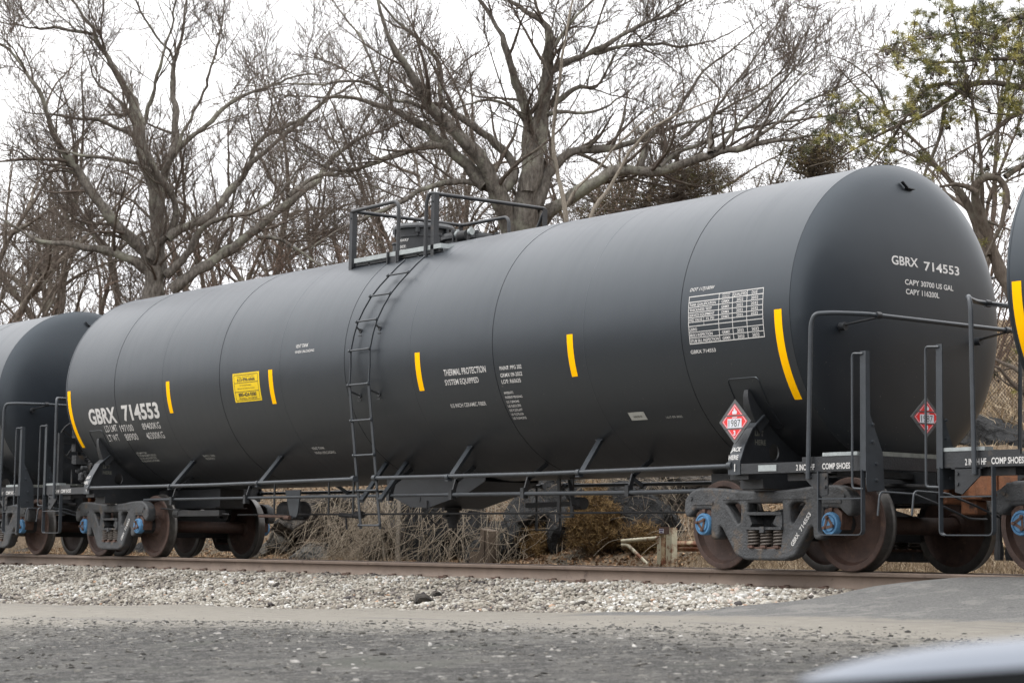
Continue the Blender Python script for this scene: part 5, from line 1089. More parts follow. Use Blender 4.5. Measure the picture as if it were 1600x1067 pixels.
# further bare trees behind, each with a trunk and crown of its own
def wild_limbs(rs, H, spread, r0, nmain):
    """trunk and main limbs of a freely grown tree, root at the origin"""
    out = []; th = H*rs.uniform(.16, .28); n = 6; p = np.zeros((n, 3)); p[:, 2] = np.linspace(-.2, th, n); p[:, :2] = np.cumsum(rs.normal(0, .05, (n, 2)), 0); out.append((p, np.linspace(r0, r0*.8, n)))
    for k in range(nmain):
        a = k*2.4+rs.uniform(-.5, .5); tilt = rs.uniform(.15, spread); d = np.array([math.cos(a)*math.sin(tilt), math.sin(a)*math.sin(tilt), math.cos(tilt)]); m = 12; L_ = (H-th)*rs.uniform(.7, 1.05); q = np.zeros((m, 3)); q[0] = p[-1]-[0, 0, th*.25*rs.rand()]; w = np.zeros(3)
        for i in range(1, m): w = .5*w+rs.normal(0, .09, 3); d = d+w; d[2] += .03; d /= np.linalg.norm(d); q[i] = q[i-1]+d*L_/(m-1)
        out.append((q, np.linspace(r0*.55, .012, m)))
        for _ in range(3):
            j = rs.randint(2, 8); e = d+rs.normal(0, .55, 3); e[2] = abs(e[2])*.8+.2; e /= np.linalg.norm(e); s = np.zeros((8, 3)); s[0] = q[j]; w = np.zeros(3)
            for i in range(1, 8): w = .5*w+rs.normal(0, .1, 3); e = e+w; e /= np.linalg.norm(e); s[i] = s[i-1]+e*L_*.5/7
            out.append((s, np.linspace(r0*.28, .01, 8)))
    return out
protos = []
for i, (H, sp, r0, nm) in enumerate(((11.5, .75, .22, 5), (13, .5, .20, 4), (9.5, .95, .20, 6))):
    r_ = np.random.RandomState(60+i); t, *_ = build_tree('bare_tree', wild_limbs(r_, H, sp, r0, nm), r_, 'placeholder', BARK2, TWIG, (1.3, 2.0, 2.8, 2.8), (2.1, 1.2, .7, .36), .3, base=(0, 0, 0), group='bare trees on the bank behind the train', step=.25, rt=.0042); protos.append(t)
BT = [(2, 14, 0, 58, 1.0, 'bare upright tree at the far left edge, behind the left tank car'),
      (78, 14, 1, 62, .95, 'slender bare tree between the left edge and the lichen-covered spreading tree'),
      (150, 14, 0, 66, .85, 'bare tree whose trunk shows through the left limbs of the lichen tree'),
      (330, 14, 2, 60, .95, 'bare round-crowned tree behind the long right-hand limb of the spreading tree'),
      (420, 14, 1, 64, .85, 'bare slim tree low between the spreading tree and the top platform'),
      (515, 14, 0, 62, .75, 'bare tree just left of the top platform, far behind the tank'),
      (655, 14, 2, 55, .85, 'bare tree behind the valve housing on the top platform'),
      (720, 14, 1, 60, .85, 'bare thin tree behind the left fork of the oak'),
      (960, 14, 2, 52, .8, 'bare bushy tree right of the oak trunk, behind its low limb'),
      (1090, 14, 0, 54, .62, 'bare twiggy tree behind the right tips of the oak limb'),
      (1200, 14, 2, 52, .60, 'small bare tree behind the dense upright twigs right of the oak'),
      (1540, 14, 1, 48, .62, 'thin bare tree behind the crooked trunk of the pine'),
      (-60, 14, 2, 52, 1.0, 'bare wide tree leaning in from beyond the left edge')]
for i, (u, Y, pi, D, sc, lab) in enumerate(BT):
    p = atd(u, 520, D); z = float(ground_z(p[0], p[1])); src = protos[pi]; first = not src.get('_used'); o = src if first else copy_tree(src); src['_used'] = 1
    o.location = (p[0], p[1], z); o.rotation_euler.z = i*1.9+.4; o.scale = (sc, sc, sc*1.0); o['label'] = lab
for o in bpy.data.objects:
    if '_used' in o: del o['_used']
# reddish thicket low behind the tank: each bush its own thing
def bush_limbs(rs, H, n):
    out = []
    for k in range(n):
        a = rs.uniform(0, 6.28); t = rs.uniform(.1, .8); d = np.array([math.cos(a)*math.sin(t), math.sin(a)*math.sin(t), math.cos(t)]); m = 9; q = np.zeros((m, 3)); q[0] = [math.cos(a)*.3*rs.rand(), math.sin(a)*.3*rs.rand(), -.1]; w = np.zeros(3); L_ = H*rs.uniform(.6, 1.1)
        for i in range(1, m): w = .5*w+rs.normal(0, .08, 3); d = d+w; d /= np.linalg.norm(d); q[i] = q[i-1]+d*L_/(m-1)
        out.append((q, np.linspace(.025, .006, m)))
    return out
bp_ = []
for i in range(2):
    r_ = np.random.RandomState(80+i); t, *_ = build_tree('bare_bush', bush_limbs(r_, 3.4+.6*i, 16), r_, 'x', REDTWIG, REDTWIG, (1.8, 2.2, 2.6, 2.0), (1.1, .6, .34, .2), .22, base=(0, 0, 0), group='bare reddish bushes along the bank', cat='bush', step=.25, rt=.0035); bp_.append(t)
BB = [(15, 52, 1.25), (80, 50, 1.2), (150, 54, 1.3), (205, 49, 1.1), (290, 52, 1.15), (350, 50, 1.25), (410, 53, 1.35), (460, 48, 1.2), (515, 50, 1.3), (560, 46, 1.25), (610, 48, 1.2), (700, 45, 1.15), (760, 44, 1.2), (905, 43, 1.25), (960, 41, 1.2), (1040, 42, 1.1), (1130, 41, .95), (1545, 37, .8)]
BL = ['behind the end of the left tank car at the photo edge', 'left of the lichen-covered spreading tree, behind the left tank car', 'just left of the spreading trunk, above the rounded end of the tank', 'at the foot of the spreading trunk', 'right of the spreading trunk, low over the tank', 'under the long right-hand limb of the spreading tree', 'halfway between the spreading tree and the top platform', 'behind the second ring seam of the tank', 'just left of the corner post of the top platform', 'behind the left railing of the top platform', 'behind the valve housing on the tank', 'behind the right railing of the top platform', 'at the foot of the oak, left of its trunk', 'just right of the oak trunk', 'under the low right limb of the oak', 'beside the dark cedar right of the oak', 'low under the far tips of the oak limb', 'at the foot of the pine between the two cars']
for i, ((u, D, sc), lb) in enumerate(zip(BB, BL)):
    p = atd(u, 520, D); o = bp_[i % 2] if i < 2 else copy_tree(bp_[i % 2]); o.location = (p[0], p[1], float(ground_z(p[0], p[1]))+.2); o.rotation_euler.z = i*1.3; o.scale = (sc, sc, sc); o['label'] = 'reddish-brown bush '+lb

# ------------------------------------------------------------------ rocks in the cut behind the track
def rock_mat(name, a, b_, crack=(.012, .012, .012)):
    m, n, b = new_mat(name); k = n.links.new; tc = n.nodes.new('ShaderNodeTexCoord')
    def nz(s, d=9):
        q = n.nodes.new('ShaderNodeTexNoise'); q.inputs['Scale'].default_value = s; q.inputs['Detail'].default_value = d; q.inputs['Roughness'].default_value = .72; k(tc.outputs['Object'], q.inputs['Vector']); return q
    r = n.nodes.new('ShaderNodeValToRGB'); e = r.color_ramp.elements; e[0].position = .32; e[1].position = .7; e[0].color = tuple(a)+(1,); e[1].color = tuple(b_)+(1,); f = nz(3.2); k(f.outputs[0], r.inputs[0])
    vo = n.nodes.new('ShaderNodeTexVoronoi'); vo.feature = 'DISTANCE_TO_EDGE'; vo.inputs['Scale'].default_value = 2.6; d2 = n.nodes.new('ShaderNodeMix'); d2.data_type = 'RGBA'; d2.blend_type = 'LINEAR_LIGHT'; d2.inputs[0].default_value = .22; k(tc.outputs['Object'], d2.inputs[6]); k(nz(2.5, 6).outputs['Color'], d2.inputs[7]); k(d2.outputs[2], vo.inputs['Vector'])
    r2 = n.nodes.new('ShaderNodeValToRGB'); r2.color_ramp.elements[0].position = .0; r2.color_ramp.elements[0].color = (1, 1, 1, 1); r2.color_ramp.elements[1].position = .06; r2.color_ramp.elements[1].color = (0, 0, 0, 1); k(vo.outputs['Distance'], r2.inputs[0])
    mm = n.nodes.new('ShaderNodeMix'); mm.data_type = 'RGBA'; k(r2.outputs[0], mm.inputs[0]); k(r.outputs[0], mm.inputs[6]); mm.inputs[7].default_value = tuple(crack)+(1,)
    # lichen and dust
    r3 = n.nodes.new('ShaderNodeValToRGB'); r3.color_ramp.elements[0].position = .55; r3.color_ramp.elements[1].position = .68; k(nz(7).outputs[0], r3.inputs[0]); m2 = n.nodes.new('ShaderNodeMix'); m2.data_type = 'RGBA'; k(r3.outputs[0], m2.inputs[0]); k(mm.outputs[2], m2.inputs[6]); m2.inputs[7].default_value = (.085, .078, .064, 1)
    k(m2.outputs[2], b.inputs['Base Color']); b.inputs['Roughness'].default_value = .88; b.inputs['Specular IOR Level'].default_value = .3
    ad = n.nodes.new('ShaderNodeMath'); ad.operation = 'SUBTRACT'; k(nz(11).outputs[0], ad.inputs[0]); k(r2.outputs[0], ad.inputs[1]); bp = n.nodes.new('ShaderNodeBump'); bp.inputs['Strength'].default_value = 1.; bp.inputs['Distance'].default_value = .14; k(ad.outputs[0], bp.inputs['Height']); k(bp.outputs[0], b.inputs['Normal']); return m
RKD = rock_mat('dark_ledge_rock', (.008, .0085, .009), (.045, .0455, .047)); RKL = rock_mat('pale_boulder', (.085, .08, .072), (.20, .19, .17), (.03, .03, .028)); RKB = rock_mat('brown_ledge_rock', (.042, .036, .031), (.125, .11, .095), (.02, .018, .016))
def rock(u, v, Y, sx, sy, sz, mt, label, seed, group=None):
    if 5. < Y < 7.5: Y -= .75; sx *= .98; sz *= 1.06
    r_ = np.random.RandomState(seed); bm = bmesh.new(); bmesh.ops.create_icosphere(bm, subdivisions=5, radius=1); V = np.array([q.co[:] for q in bm.verts]); F = np.array([[q.index for q in f.verts] for f in bm.faces]); bm.free()
    for _ in range(26):
        nn = r_.normal(size=3); nn /= np.linalg.norm(nn); d = r_.uniform(.48, .9); V = V-np.maximum(0, V@nn-d)[:, None]*nn
    dirv = V/np.linalg.norm(V, axis=1, keepdims=True); nz = fbm(dirv[:, 0]*3+dirv[:, 2]*2, dirv[:, 1]*3-dirv[:, 2]*1.3, 1.2, seed, 5); lay = np.abs(((V[:, 2]*3.2+V[:, 0]*.8+nz*1.2) % 1)-.5)
    V = V*(1+.16*nz+.10*(lay-.25))[:, None]*np.array([sx, sy, sz]); p = at(u, v, Y); o = link('rock', npmesh('rock', V, F), mt, None, 180); o.location = p; o.rotation_euler = (r_.normal(0, .15), r_.normal(0, .15), r_.uniform(-.6, .6)); tag(o, label, 'rock', group)
rock(560, 815, 6.4, 1.6, .9, .8, RKB, 'brown rock ledge behind the lower end of the ladder', 1)
rock(490, 808, 5.4, 1.15, .8, .62, RKB, 'large grey-brown boulder behind the gap right of the left wheels', 2)
rock(447, 845, 4.6, .55, .5, .42, RKL, 'pale boulder leaning behind the rightmost wheel of the left truck', 3)
rock(488, 866, 4.3, .95, .5, .36, RKL, 'pale flat boulder at the foot of the bank right of the left wheels', 4)
rock(420, 862, 4.6, .5, .4, .30, RKL, 'small pale stone partly hidden by the rightmost left wheel', 5)
rock(620, 860, 5.2, .8, .6, .6, RKB, 'brown rock among dry stems right of the ladder foot', 6)
rock(700, 835, 5.3, 1.1, .8, 1.05, RKD, 'tall dark split ledge below the outlet valve', 7)
rock(655, 800, 5.9, .8, .7, .8, RKD, 'dark grey ledge just left of the outlet valve', 8)
rock(855, 815, 5.4, 1.35, .9, 1.1, RKD, 'largest dark grey rock face, behind the hanging step under the tank', 9)
rock(800, 850, 5.2, .9, .7, .7, RKD, 'dark rock right behind the wooden stump', 10)
rock(910, 850, 5.2, .9, .7, .75, RKD, 'dark grey rock at the left of the rusty-brown shrub', 11)
rock(1010, 835, 5.2, 1.1, .9, .95, RKD, 'black rock face behind the white pipe gate', 12)
rock(1075, 780, 6.6, 1.5, 1.0, 1.25, RKB, 'tall brown cracked rock face left of the right-hand truck', 13)
rock(1000, 775, 6.9, 1.3, .9, .85, RKB, 'brown rock ledge above the black rock face', 14)
rock(740, 868, 4.6, .5, .4, .28, RKD, 'small dark rock low between the outlet valve and the stump', 15)
rock(1560, 690, 8.2, 2.2, .9, .42, RKD, 'low black rock ridge seen between the two cars under the fence', 16)
rock(225, 868, 5.0, .9, .6, .34, RKD, 'low dark rock seen under the car between the left wheels', 17)
rock(55, 870, 5.0, 1.0, .6, .36, RKB, 'low rock seen under the coupling at the far left', 18)
rs = np.random.RandomState(9)
def lump(u, v, z, s, label, sd):
    r_ = np.random.RandomState(sd); V = IV.copy(); bm = bmesh.new(); bmesh.ops.create_icosphere(bm, subdivisions=3, radius=1); V = np.array([q.co[:] for q in bm.verts]); F = np.array([[q.index for q in f.verts] for f in bm.faces]); bm.free()
    for _ in range(12):
        nn = r_.normal(size=3); nn /= np.linalg.norm(nn); V = V-np.maximum(0, V@nn-r_.uniform(.45, .85))[:, None]*nn
    d = ray(u, v+2); d = d/np.linalg.norm(d); t = np.arange(12, 45, .02); q = CAM+d*t[:, None]; h = np.maximum(ballast_z(q[:, 0], q[:, 1])*(q[:, 1] > -3.3)-9*(q[:, 1] <= -3.3), ground_z(q[:, 0], q[:, 1])); p = q[np.argmax(q[:, 2] < h)]+[0, 0, s*.35]; o = link('stone', npmesh('stone', V*np.array([s*1.4, s, s*.75]), F), RKB, None, 30); o.location = p; tag(o, label, 'stone')
lump(662, 941, -.50, .125, 'large dark stone at the foot of the ballast below the outlet valve', 1); lump(678, 932, -.47, .08, 'dark stone just behind the large dark one at the foot of the ballast', 2); lump(906, 947, -.46, .07, 'small dark stone at the foot of the ballast on the right', 3); lump(432, 915, -.42, .06, 'brown pointed stone halfway up the ballast slope', 4)

# dry stems hanging and leaning over the cut
def vines(name, boxes, rs, label, mt, ln=(.5, 1.4), rad=.0045):
    P = []; R2 = []
    for (u0, u1, v0, v1, Y0, Y1, n, hang) in boxes:
        for _ in range(n):
            u, v, Y = rs.uniform(u0, u1), rs.uniform(v0, v1), rs.uniform(Y0, Y1); p = at(u, v, Y); g = float(ground_z(p[0], p[1])); p[2] = max(p[2], g); m = 9; q = np.zeros((m, 3)); q[0] = p; L_ = rs.uniform(*ln)
            d = np.array([rs.normal(0, .5), rs.normal(-.25, .3), rs.uniform(.2, 1.) if not hang else rs.uniform(-1.3, .1)]); d /= np.linalg.norm(d); w = np.zeros(3)
            for i in range(1, m): w = .5*w+rs.normal(0, .12, 3); d = d+w; d[2] -= .10; d /= np.linalg.norm(d); q[i] = q[i-1]+d*L_/(m-1); q[i, 2] = max(q[i, 2], float(ground_z(q[i, 0], q[i, 1]))+.01) if i == m-1 else q[i, 2]
            P.append(q); R2.append(np.linspace(1.2, .45, m)*rad*rs.uniform(.5, 1.5))
    V, F = tubes_np(np.array(P), np.array(R2), 4); o = link(name, npmesh(name, V, F), mt, None, 180); tag(o, label, 'brush', None, 'stuff')
VINE = bark('dry_vine', (.17, .135, .095), (.50, .43, .34), (.34, .29, .225), 4)
vines('dry_vines', [(500, 660, 765, 870, 3.9, 5.0, 600, 1), (560, 610, 770, 850, 3.8, 4.3, 150, 1), (660, 830, 775, 870, 3.5, 4.4, 200, 1), (700, 860, 765, 800, 4.6, 6, 160, 0), (880, 1060, 762, 800, 4.6, 6.4, 240, 0), (830, 900, 800, 872, 4, 4.6, 90, 1), (420, 500, 770, 860, 4.0, 5, 90, 1), (1010, 1080, 770, 870, 4.2, 5.2, 70, 1), (940, 985, 820, 870, 4.0, 4.6, 60, 1)], rs, 'tangle of pale dry vines and stems hanging over the rocks behind the track', VINE)
vines('dark_stems', [(500, 870, 775, 872, 3.7, 4.9, 260, 0), (880, 1080, 770, 870, 4.0, 5.0, 120, 0), (420, 520, 780, 860, 4.0, 4.8, 60, 0)], rs, 'darker brown bramble stems among the pale dry vines', BARK2, (.4, 1.1), .004)
for (u, v0, v1, w, lab) in ((622, 765, 872, 9, 'slim bare dead trunk standing right of the ladder foot'), (603, 845, 880, 6, 'short leaning dead stick beside the slim dead trunk')):
    a = at(u, v1+8, 3.9); b = at(u-(0 if w > 8 else 10), v0-20, 4.1); p, r = resample([a, (a+b)/2+[.03, 0, 0], b], np.array([w, w*.85, w*.6])/2*33/FPX, .12, rs, .01); V, F = tubes_np(p[None], r[None], 8); o = link('dead_stem', npmesh('dead_stem', V, F), PALEW, None, 180); tag(o, lab, 'dead stem')
# fallen leaves and dry grass
def scatter_cards(name, X, Y, L_, Wd, rs, mt, label, cat, upright, dz=0.):
    n = len(X); Z = ground_z(X, Y)+dz; P = np.stack([X, Y, Z], -1)
    d = rs.normal(size=(n, 3))
    if upright: d[:, :2] *= .55; d[:, 2] = np.abs(d[:, 2])*.6+.7
    else: d[:, 2] *= .35
    d /= np.linalg.norm(d, axis=1, keepdims=True); q = np.cross(d, rs.normal(size=(n, 3))); q /= np.linalg.norm(q, axis=1, keepdims=True)
    L2 = (L_*rs.uniform(.4, 1.3, n))[:, None]; w = (Wd*rs.uniform(.6, 1.3, n))[:, None]; b = P+d*L2*.5; bend = rs.normal(0, .22, (n, 3))*L2; bend[:, 2] = -np.abs(bend[:, 2])
    V = np.stack([P-q*w, P+q*w, b+q*w*.8, b-q*w*.8, P+d*L2+bend+q*w*.2, P+d*L2+bend-q*w*.2], 1); i = np.arange(n)[:, None]*6
    F = np.concatenate([i+np.array([[0, 1, 2, 3]]), i+np.array([[3, 2, 4, 5]])]); t = rs.rand(n); o = link(name, npmesh(name, V, F, np.r_[t, t]), mt, None, None); tag(o, label, cat, None, 'stuff')
GRASS = tone_mat('dry_grass', [(0, (.14, .095, .055)), (.4, (.27, .195, .12)), (.8, (.42, .33, .215)), (1, (.54, .45, .32))], .9, 0, 8)
LEAF = tone_mat('fallen_leaves', [(0, (.07, .038, .02)), (.5, (.20, .115, .06)), (1, (.40, .27, .16))], .85, 0, 20)
n = 60000; X = rs.uniform(-9, 9.5, n); Y = 2.3+rs.exponential(2.6, n); m_ = (Y < 13) & (X > .5-(Y-4)*1.1+rs.normal(0, .3, n))
scatter_cards('dry_grass', X[m_], Y[m_], .16, .0035, rs, GRASS, 'tan dry grass covering the slope behind the right-hand wheels', 'grass', True)
n = 26000; X = rs.uniform(-9, 3, n); Y = rs.uniform(8, 34, n); scatter_cards('hill_grass', X, Y, .32, .010, rs, GRASS, 'golden dry grass on the hillside seen between the cars', 'grass', True)
n = 16000; X = rs.uniform(-24, -1, n); Y = 3.3+rs.rand(n)**.8*4; scatter_cards('bank_grass', X, Y, .12, .0035, rs, GRASS, 'short dry grass on the bank among the rocks', 'grass', True)
n = 26000; X = rs.uniform(-22, 1, n); Y = rs.uniform(2.4, 7.5, n); scatter_cards('leaf_litter', X, Y, .06, .018, rs, LEAF, 'fallen brown leaves strewn over the bank behind the track', 'leaves', False, .02)
# rusty-brown shrub
SHR = tone_mat('shrub_foliage', [(0, (.050, .030, .012)), (.5, (.15, .088, .034)), (1, (.30, .20, .085))], .85, 0, 20)
def shrub(u, v, Y, w, h, label, n, seed):
    r_ = np.random.RandomState(seed); b = at(u, v, Y); b[2] = float(ground_z(b[0], b[1])); root = empty('shrub', tuple(b), label, 'shrub'); C = []; S = []
    for k in range(n):
        a = r_.uniform(0, 6.28); rr = w*math.sqrt(r_.rand()); hh = h*r_.rand()**.7*(1-.45*(rr/w)**2); c = np.array([rr*math.cos(a), rr*math.sin(a), hh+.05]); st = np.array([c[0]*.1, c[1]*.1, 0]); t = np.linspace(0, 1, 6)[:, None]; q = st+(c-st)*t; q[1:-1] += r_.normal(0, .02, (4, 3)); S.append(q); C.append(c+(r_.rand(9, 1)**1.0)*(c-st)*-.4+r_.normal(0, .03, (9, 3)))
    V, F = tubes_np(np.array(S), np.linspace(.006, .0025, 6)[None].repeat(n, 0), 4); link('stems', npmesh('stems', V, F), BARK2, root, 180); C = np.concatenate(C); needles('foliage', C, r_.uniform(.03, .06, len(C)), r_, SHR, 15, .075, .0030, root, np.zeros(3), None, .7)
shrub(935, 872, 3.9, .50, 1.05, 'rusty-brown feathery shrub left of the white pipe gate', 260, 1)
shrub(1003, 880, 3.9, .24, .40, 'low dark brown shrub under the arm of the white pipe gate', 90, 2)
shrub(845, 880, 4.0, .30, .45, 'small thin dry shrub between the stump and the rusty-brown shrub', 60, 3)

# ------------------------------------------------------------------ stump posts, pipe gate, guard rail, fence
def px_post(name, u0, u1, v0, Y, depth, mt, label, cat, extra=None):
    a = at((u0+u1)/2, v0, Y); w = (u1-u0)*30.5/FPX/.9; g = float(ground_z(a[0], a[1]))
    return a, w, g
WOOD = mat('weathered_post', (.12, .09, .065), .9, 0, .45, 5, .5, 30, spots=((.05, .034, .024), .55, 4))
a, w, g = px_post('', 755, 775, 826, 3.7, .2, None, '', '')
root = empty('wooden_stump', (a[0], a[1], g), 'square weathered wooden post stub standing before the dark rocks', 'post')
for dx, dz, ww in ((-.065, 0, .12), (.07, -.02, .11)):
    m = MB(); x = dx; h = a[2]-g+dz; m.add([(x-ww/2, -.1, -.3), (x+ww/2, -.1, -.3), (x+ww/2, .1, -.3), (x-ww/2, .1, -.3), (x-ww/2+.01, -.09, h), (x+ww/2-.012, -.095, h-.02), (x+ww/2-.01, .09, h-.01), (x-ww/2+.01, .09, h+.01)], [(3, 2, 1, 0), (4, 5, 6, 7), (0, 1, 5, 4), (1, 2, 6, 5), (2, 3, 7, 6), (3, 0, 4, 7)]); m.build('post_timber', WOOD, root, None)
m = MB(); m.box(-.50, -.16, -.02, .02, h-.30, h-.27); m.box(-.46, -.18, -.03, .01, h-.50, h-.33); m.build('rail_remnant', WOOD, root, None)
OLDW = mat('peeling_cream_paint', (.40, .37, .27), .6, 0, .12, 6, .2, 40, spots=[((.15, .06, .025), .50, 5), ((.06, .035, .02), .60, 8)])
RUSTP = mat('rusty_cream_paint', (.42, .34, .21), .65, 0, .15, 4, .2, 40, spots=[((.17, .055, .02), .43, 3.5), ((.08, .035, .02), .58, 7)])
YG = 3.45
def gate():
    p = at(1040, 880, YG); g = float(ground_z(p[0], p[1])); root = empty('pipe_gate', (p[0], p[1], g), 'cream and rust coloured gate post with an open white pipe arm', 'gate'); o = np.array([p[0], p[1], g])
    def w(u, v): return at(u, v, YG)-o
    for (u0, u1, vt, nm) in ((1031, 1037, 838, 'gate_post'), (1037.5, 1044, 834, 'gate_post'), (1045, 1054, 824, 'gate_post')):
        a = w(u0, vt); b = w(u1, vt); m = MB(); m.box(a[0], b[0], -.05, .05, -.2, a[2]); m.build(nm, RUSTP if u0 == 1037.5 else OLDW, root, None)
    a = w(1034, 834); b = w(1050, 823); m = MB(); m.box(a[0], b[0], -.055, -.051, a[2], b[2]); m.box(a[0]-.04, a[0]+.10, -.08, .05, a[2]-.0, a[2]+.012); m.build('cap_plate', M['rust'], root, None)
    a = w(1035, 833); b = w(1042, 826); m = MB(); m.box(a[0], b[0], -.060, -.057, a[2], b[2]); m.build('paper_tag', M['plwhite'], root, None)
    m = MB(); m.box(a[0]+.004, b[0]-.004, -.0625, -.0615, a[2]+(b[2]-a[2])*.6, b[2]-.006); m.box(a[0]+.02, b[0]-.02, -.0625, -.0615, a[2]+.01, a[2]+(b[2]-a[2])*.4); m.build('tag_marking', mat('tag_violet', (.10, .07, .16), .6), root, None)
    m = MB(); A = w(972, 845); B_ = w(1033, 840); m.tube([A, B_], .026, 14)
    for k in range(11): q = Vector(A)+(Vector(B_)-Vector(A))*(k/11+.04); m.lathe([(-.008, .026), (-.004, .0295), (.004, .0295), (.008, .026)], q, 'x', 14)
    m.build('gate_arm', OLDW, root, None)
    m = MB(); m.tube(arc([w(972, 851), w(981, 851), w(1018, 888)], .08, 4), .025, 12); m.build('gate_brace', OLDW, root)
    return root
gate()
def guard():
    p = at(1054, 860, 3.75); g = float(ground_z(p[0], p[1])); root = empty('guard_rail', (p[0], 3.75, g), 'low guard rail with peeling cream paint and rust behind the right-hand truck', 'guard rail'); zt = at(1060, 845, 3.75)[2]-g; zb = at(1060, 861, 3.75)[2]-g
    m = MB(); m.add([(0, -.03, zb), (0, -.06, (zb*2+zt)/3), (0, -.02, (zb+zt)/2), (0, -.06, (zb+zt*2)/3), (0, -.03, zt)]+[(7.5, -.03, zb-.0), (7.5, -.06, (zb*2+zt)/3), (7.5, -.02, (zb+zt)/2), (7.5, -.06, (zb+zt*2)/3), (7.5, -.03, zt)], [(i, i+5, i+6, i+1) for i in range(4)]); o = m.build('rail_beam', RUSTP, root, 40, False); sm = o.modifiers.new('s', 'SOLIDIFY'); sm.thickness = .006
    for x in (at(1201, 870, 3.75)[0]-p[0], at(1201, 870, 3.75)[0]-p[0]+2.2, 6.6): m = MB(); m.box(x-.05, x+.05, -.02, .08, -.3, zt-.005); m.build('rail_post', mat('post_yellow', (.50, .40, .17), .7, 0, .15, 6), root, None)
guard()
def fence():
    x0, x1, Y = -4.0, 6.5, 9.4; g = [float(ground_z(x, Y)) for x in np.arange(x0, x1+.01, .5)]; b = min(g)+.05; root = empty('chain_link_fence', (x0, Y, b), 'rusty chain link fence on the slope, seen in the gap between the two cars', 'fence'); P = []
    H = 2.3; wx = x1-x0; s = .062
    for sg in (1, -1):
        for c in np.arange(-H, wx+H, s*1.0):
            a_, b_ = (c, c+H) if sg > 0 else (c, c-H); z0, z1 = 0, H; xa, xb = a_, b_
            def clip(xa, z0, xb, z1):
                for lim, lo in ((0, True), (wx, False)):
                    if lo and xa < 0 and xb < 0 or (not lo and xa > wx and xb > wx): return None
                    for _ in range(2):
                        if (lo and xa < lim) or (not lo and xa > lim): t = (lim-xa)/(xb-xa); z0 = z0+(z1-z0)*t; xa = lim
                        xa, xb, z0, z1 = xb, xa, z1, z0
                return xa, z0, xb, z1
            r = clip(xa, z0, xb, z1)
            if r: t = np.linspace(0, 1, 2)[:, None]; P.append(np.array([[r[0], .002*sg, r[1]]])*(1-t)+np.array([[r[2], .002*sg, r[3]]])*t)
    V, F = tubes_np(np.array(P), np.full((len(P), 2), .0034), 3); link('mesh_wire', npmesh('mesh_wire', V, F), mat('fence_wire', (.055, .042, .033), .7, .3, .3, 10), root, None)
    for x in np.arange(0, wx+.1, 2.1): m = MB(); m.tube([(x, .04, -1.2), (x, .04, H+.05)], .03, 10); m.build('fence_post', M['pipe'], root)
    m = MB(); m.tube([(0, .03, H), (wx, .03, H)], .02, 8); m.build('top_rail', M['pipe'], root)
fence()

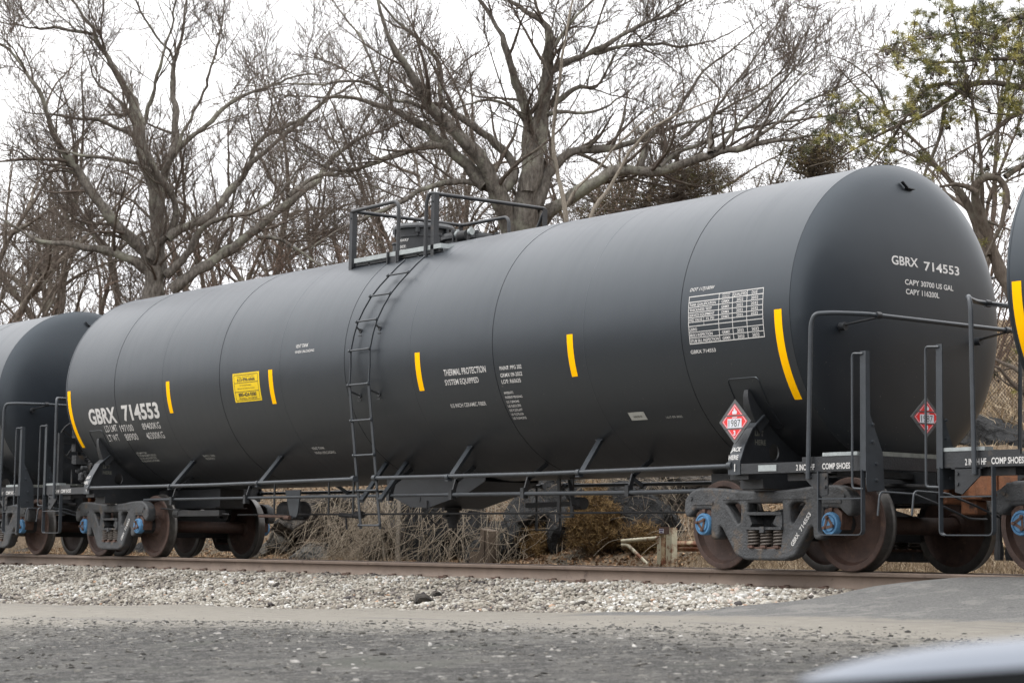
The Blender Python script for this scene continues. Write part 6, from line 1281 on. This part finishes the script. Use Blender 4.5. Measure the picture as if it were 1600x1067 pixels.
# ------------------------------------------------------------------ the parked car whose door mirror reaches into the lower right corner
def parked_car():
    bd = CF[:2]/np.linalg.norm(CF[:2]); edge = ray(1600, 1040); edge = edge[:2]/np.linalg.norm(edge[:2])
    mir = CAM+ray(1600, 1067)/FPX*1.95; fwd = Vector((edge[0], edge[1], 0)); rt = Vector((edge[1], -edge[0], 0))
    g = -1.12; org = Vector((mir[0], mir[1], 0))+rt*(.42+.90)-fwd*.35; org.z = g
    root = empty('parked_car', tuple(org), 'silver car parked at the lower right, only its out-of-focus door mirror in view', 'car')
    rot = Matrix((rt, fwd, Vector((0, 0, 1)))).transposed().to_4x4(); root.matrix_world = Matrix.Translation(org) @ rot
    silver = mat('silver_paint', (.115, .13, .155), .42, .3, .04, 3); blk = mat('black_trim', (.006, .0065, .007), .85, 0, .1, spec=.08); gl = mat('car_glass', (.012, .014, .016), .06, 0, .1)
    # side profile sections along y (forward), half widths; body below the belt and the cabin above it
    ys = [-2.55, -2.45, -2.1, -1.4, -.6, .2, .75, 1.1, 1.7, 2.15, 2.32]; zt = [.62, .86, .94, .95, .94, .93, .91, .88, .80, .70, .50]; hw = [.70, .84, .90, .92, .92, .92, .92, .91, .88, .80, .66]
    m = MB(); vs = []; prof = lambda y, z, w: [(-w*.92, y, .20), (-w, y, .34), (-w, y, z*.72), (-w*.97, y, z*.9), (-w*.80, y, z), (0, y, z+.03), (w*.80, y, z), (w*.97, y, z*.9), (w, y, z*.72), (w, y, .34), (w*.92, y, .20)]
    for y, z, w in zip(ys, zt, hw): vs += prof(y, z, w)
    k = 11; m.add(vs, [(i*k+j, (i+1)*k+j, (i+1)*k+(j+1)%k, i*k+(j+1)%k) for i in range(len(ys)-1) for j in range(k)]+[tuple(range(k)), tuple(range((len(ys)-1)*k, len(ys)*k))[::-1]])
    b = m.build('body', silver, root, 60); sb = b.modifiers.new('s', 'SUBSURF'); sb.levels = sb.render_levels = 2
    cab = [(-2.0, .93, .70), (-1.45, 1.34, .60), (-.9, 1.43, .58), (-.1, 1.43, .58), (.35, 1.30, .62), (1.0, .90, .74)]
    m = MB(); vs = []
    for y, z, w in cab: vs += [(-w-.12*(1.5-z), y, .86), (-w, y, z-.06), (-w*.8, y, z), (w*.8, y, z), (w, y, z-.06), (w+.12*(1.5-z), y, .86)]
    m.add(vs, [(i*6+j, (i+1)*6+j, (i+1)*6+j+1, i*6+j+1) for i in range(5) for j in range(5)]); m.build('cabin_glass', gl, root, 50)
    m = MB(); m.add([(sx*w_, y, z+.012) for y, z, w_ in cab[1:5] for sx in (-.82*1, .82)], [(2*i, 2*i+1, 2*i+3, 2*i+2) for i in range(3)]); r = m.build('roof', silver, root, 60); so_ = r.modifiers.new('s', 'SOLIDIFY'); so_.thickness = .02
    for sx in (-1, 1):
        for y in (-1.55, 1.45):
            m = MB(); m.lathe([(-.10, 0), (-.10, .20), (-.11, .21), (-.11, .31), (-.09, .33), (.09, .33), (.11, .31), (.11, .21), (.10, .2), (.10, 0)], (sx*.83, y, .33), 'x', 40); w = m.build('wheel', blk, root); m = MB(); m.lathe([(0, 0), (0, .05), (.02, .19), (0, .20)], (sx*(.945), y, .33), 'x', 24); m.build('rim', M['galv'], w)
        m = MB(); m.box(sx*.55-.16, sx*.55+.16, 2.16, 2.30, .58, .70); o = m.build('headlight', gl, root, None); m = MB(); m.box(sx*.6-.14, sx*.6+.14, -2.57, -2.46, .66, .80); m.build('tail_light', M['red'], root, None)
        # door mirror: rounded silver cap over a black lower shell
        c = Vector((sx*1.14, .55, .9))
        if sx < 0: c = root.matrix_world.inverted() @ Vector(CAM+ray(1600, 1141)/FPX*1.95)
        V = []; F = []; nu, nv = 28, 18
        def sup(a, bb, e=.55): return math.copysign(abs(math.cos(a))**e, math.cos(a))
        cap = MB(); low = MB()
        def surf(t0, t1, scl):
            vs = []
            for i in range(nv+1):
                ph = t0+(t1-t0)*i/nv
                for j in range(nu):
                    th = 2*math.pi*j/nu; x = math.copysign(abs(math.cos(th))**.75, math.cos(th))*math.cos(ph)**.8*.27; y = math.copysign(abs(math.sin(th))**.75, math.sin(th))*math.cos(ph)**.8*.085; z = math.copysign(abs(math.sin(ph))**.85, math.sin(ph))*.085
                    vs.append((c.x+x*scl, c.y+y*scl, c.z+z*scl+x*.10*(1 if sx < 0 else -1)))
            return vs, [(i*nu+j, i*nu+(j+1)%nu, (i+1)*nu+(j+1)%nu, (i+1)*nu+j) for i in range(nv) for j in range(nu)]
        cap.add(*surf(.74, math.pi/2-.001, 1.)); mc = cap.build('door_mirror', silver, root, 180); low.add(*surf(-math.pi/2+.001, .78, .985)); low.tube([c+Vector((-sx*.05, .0, -.04)), Vector((sx*.88, c.y+.03, c.z-.10))], .03, 10); low.build('mirror_shell', blk, mc, 180)
parked_car()
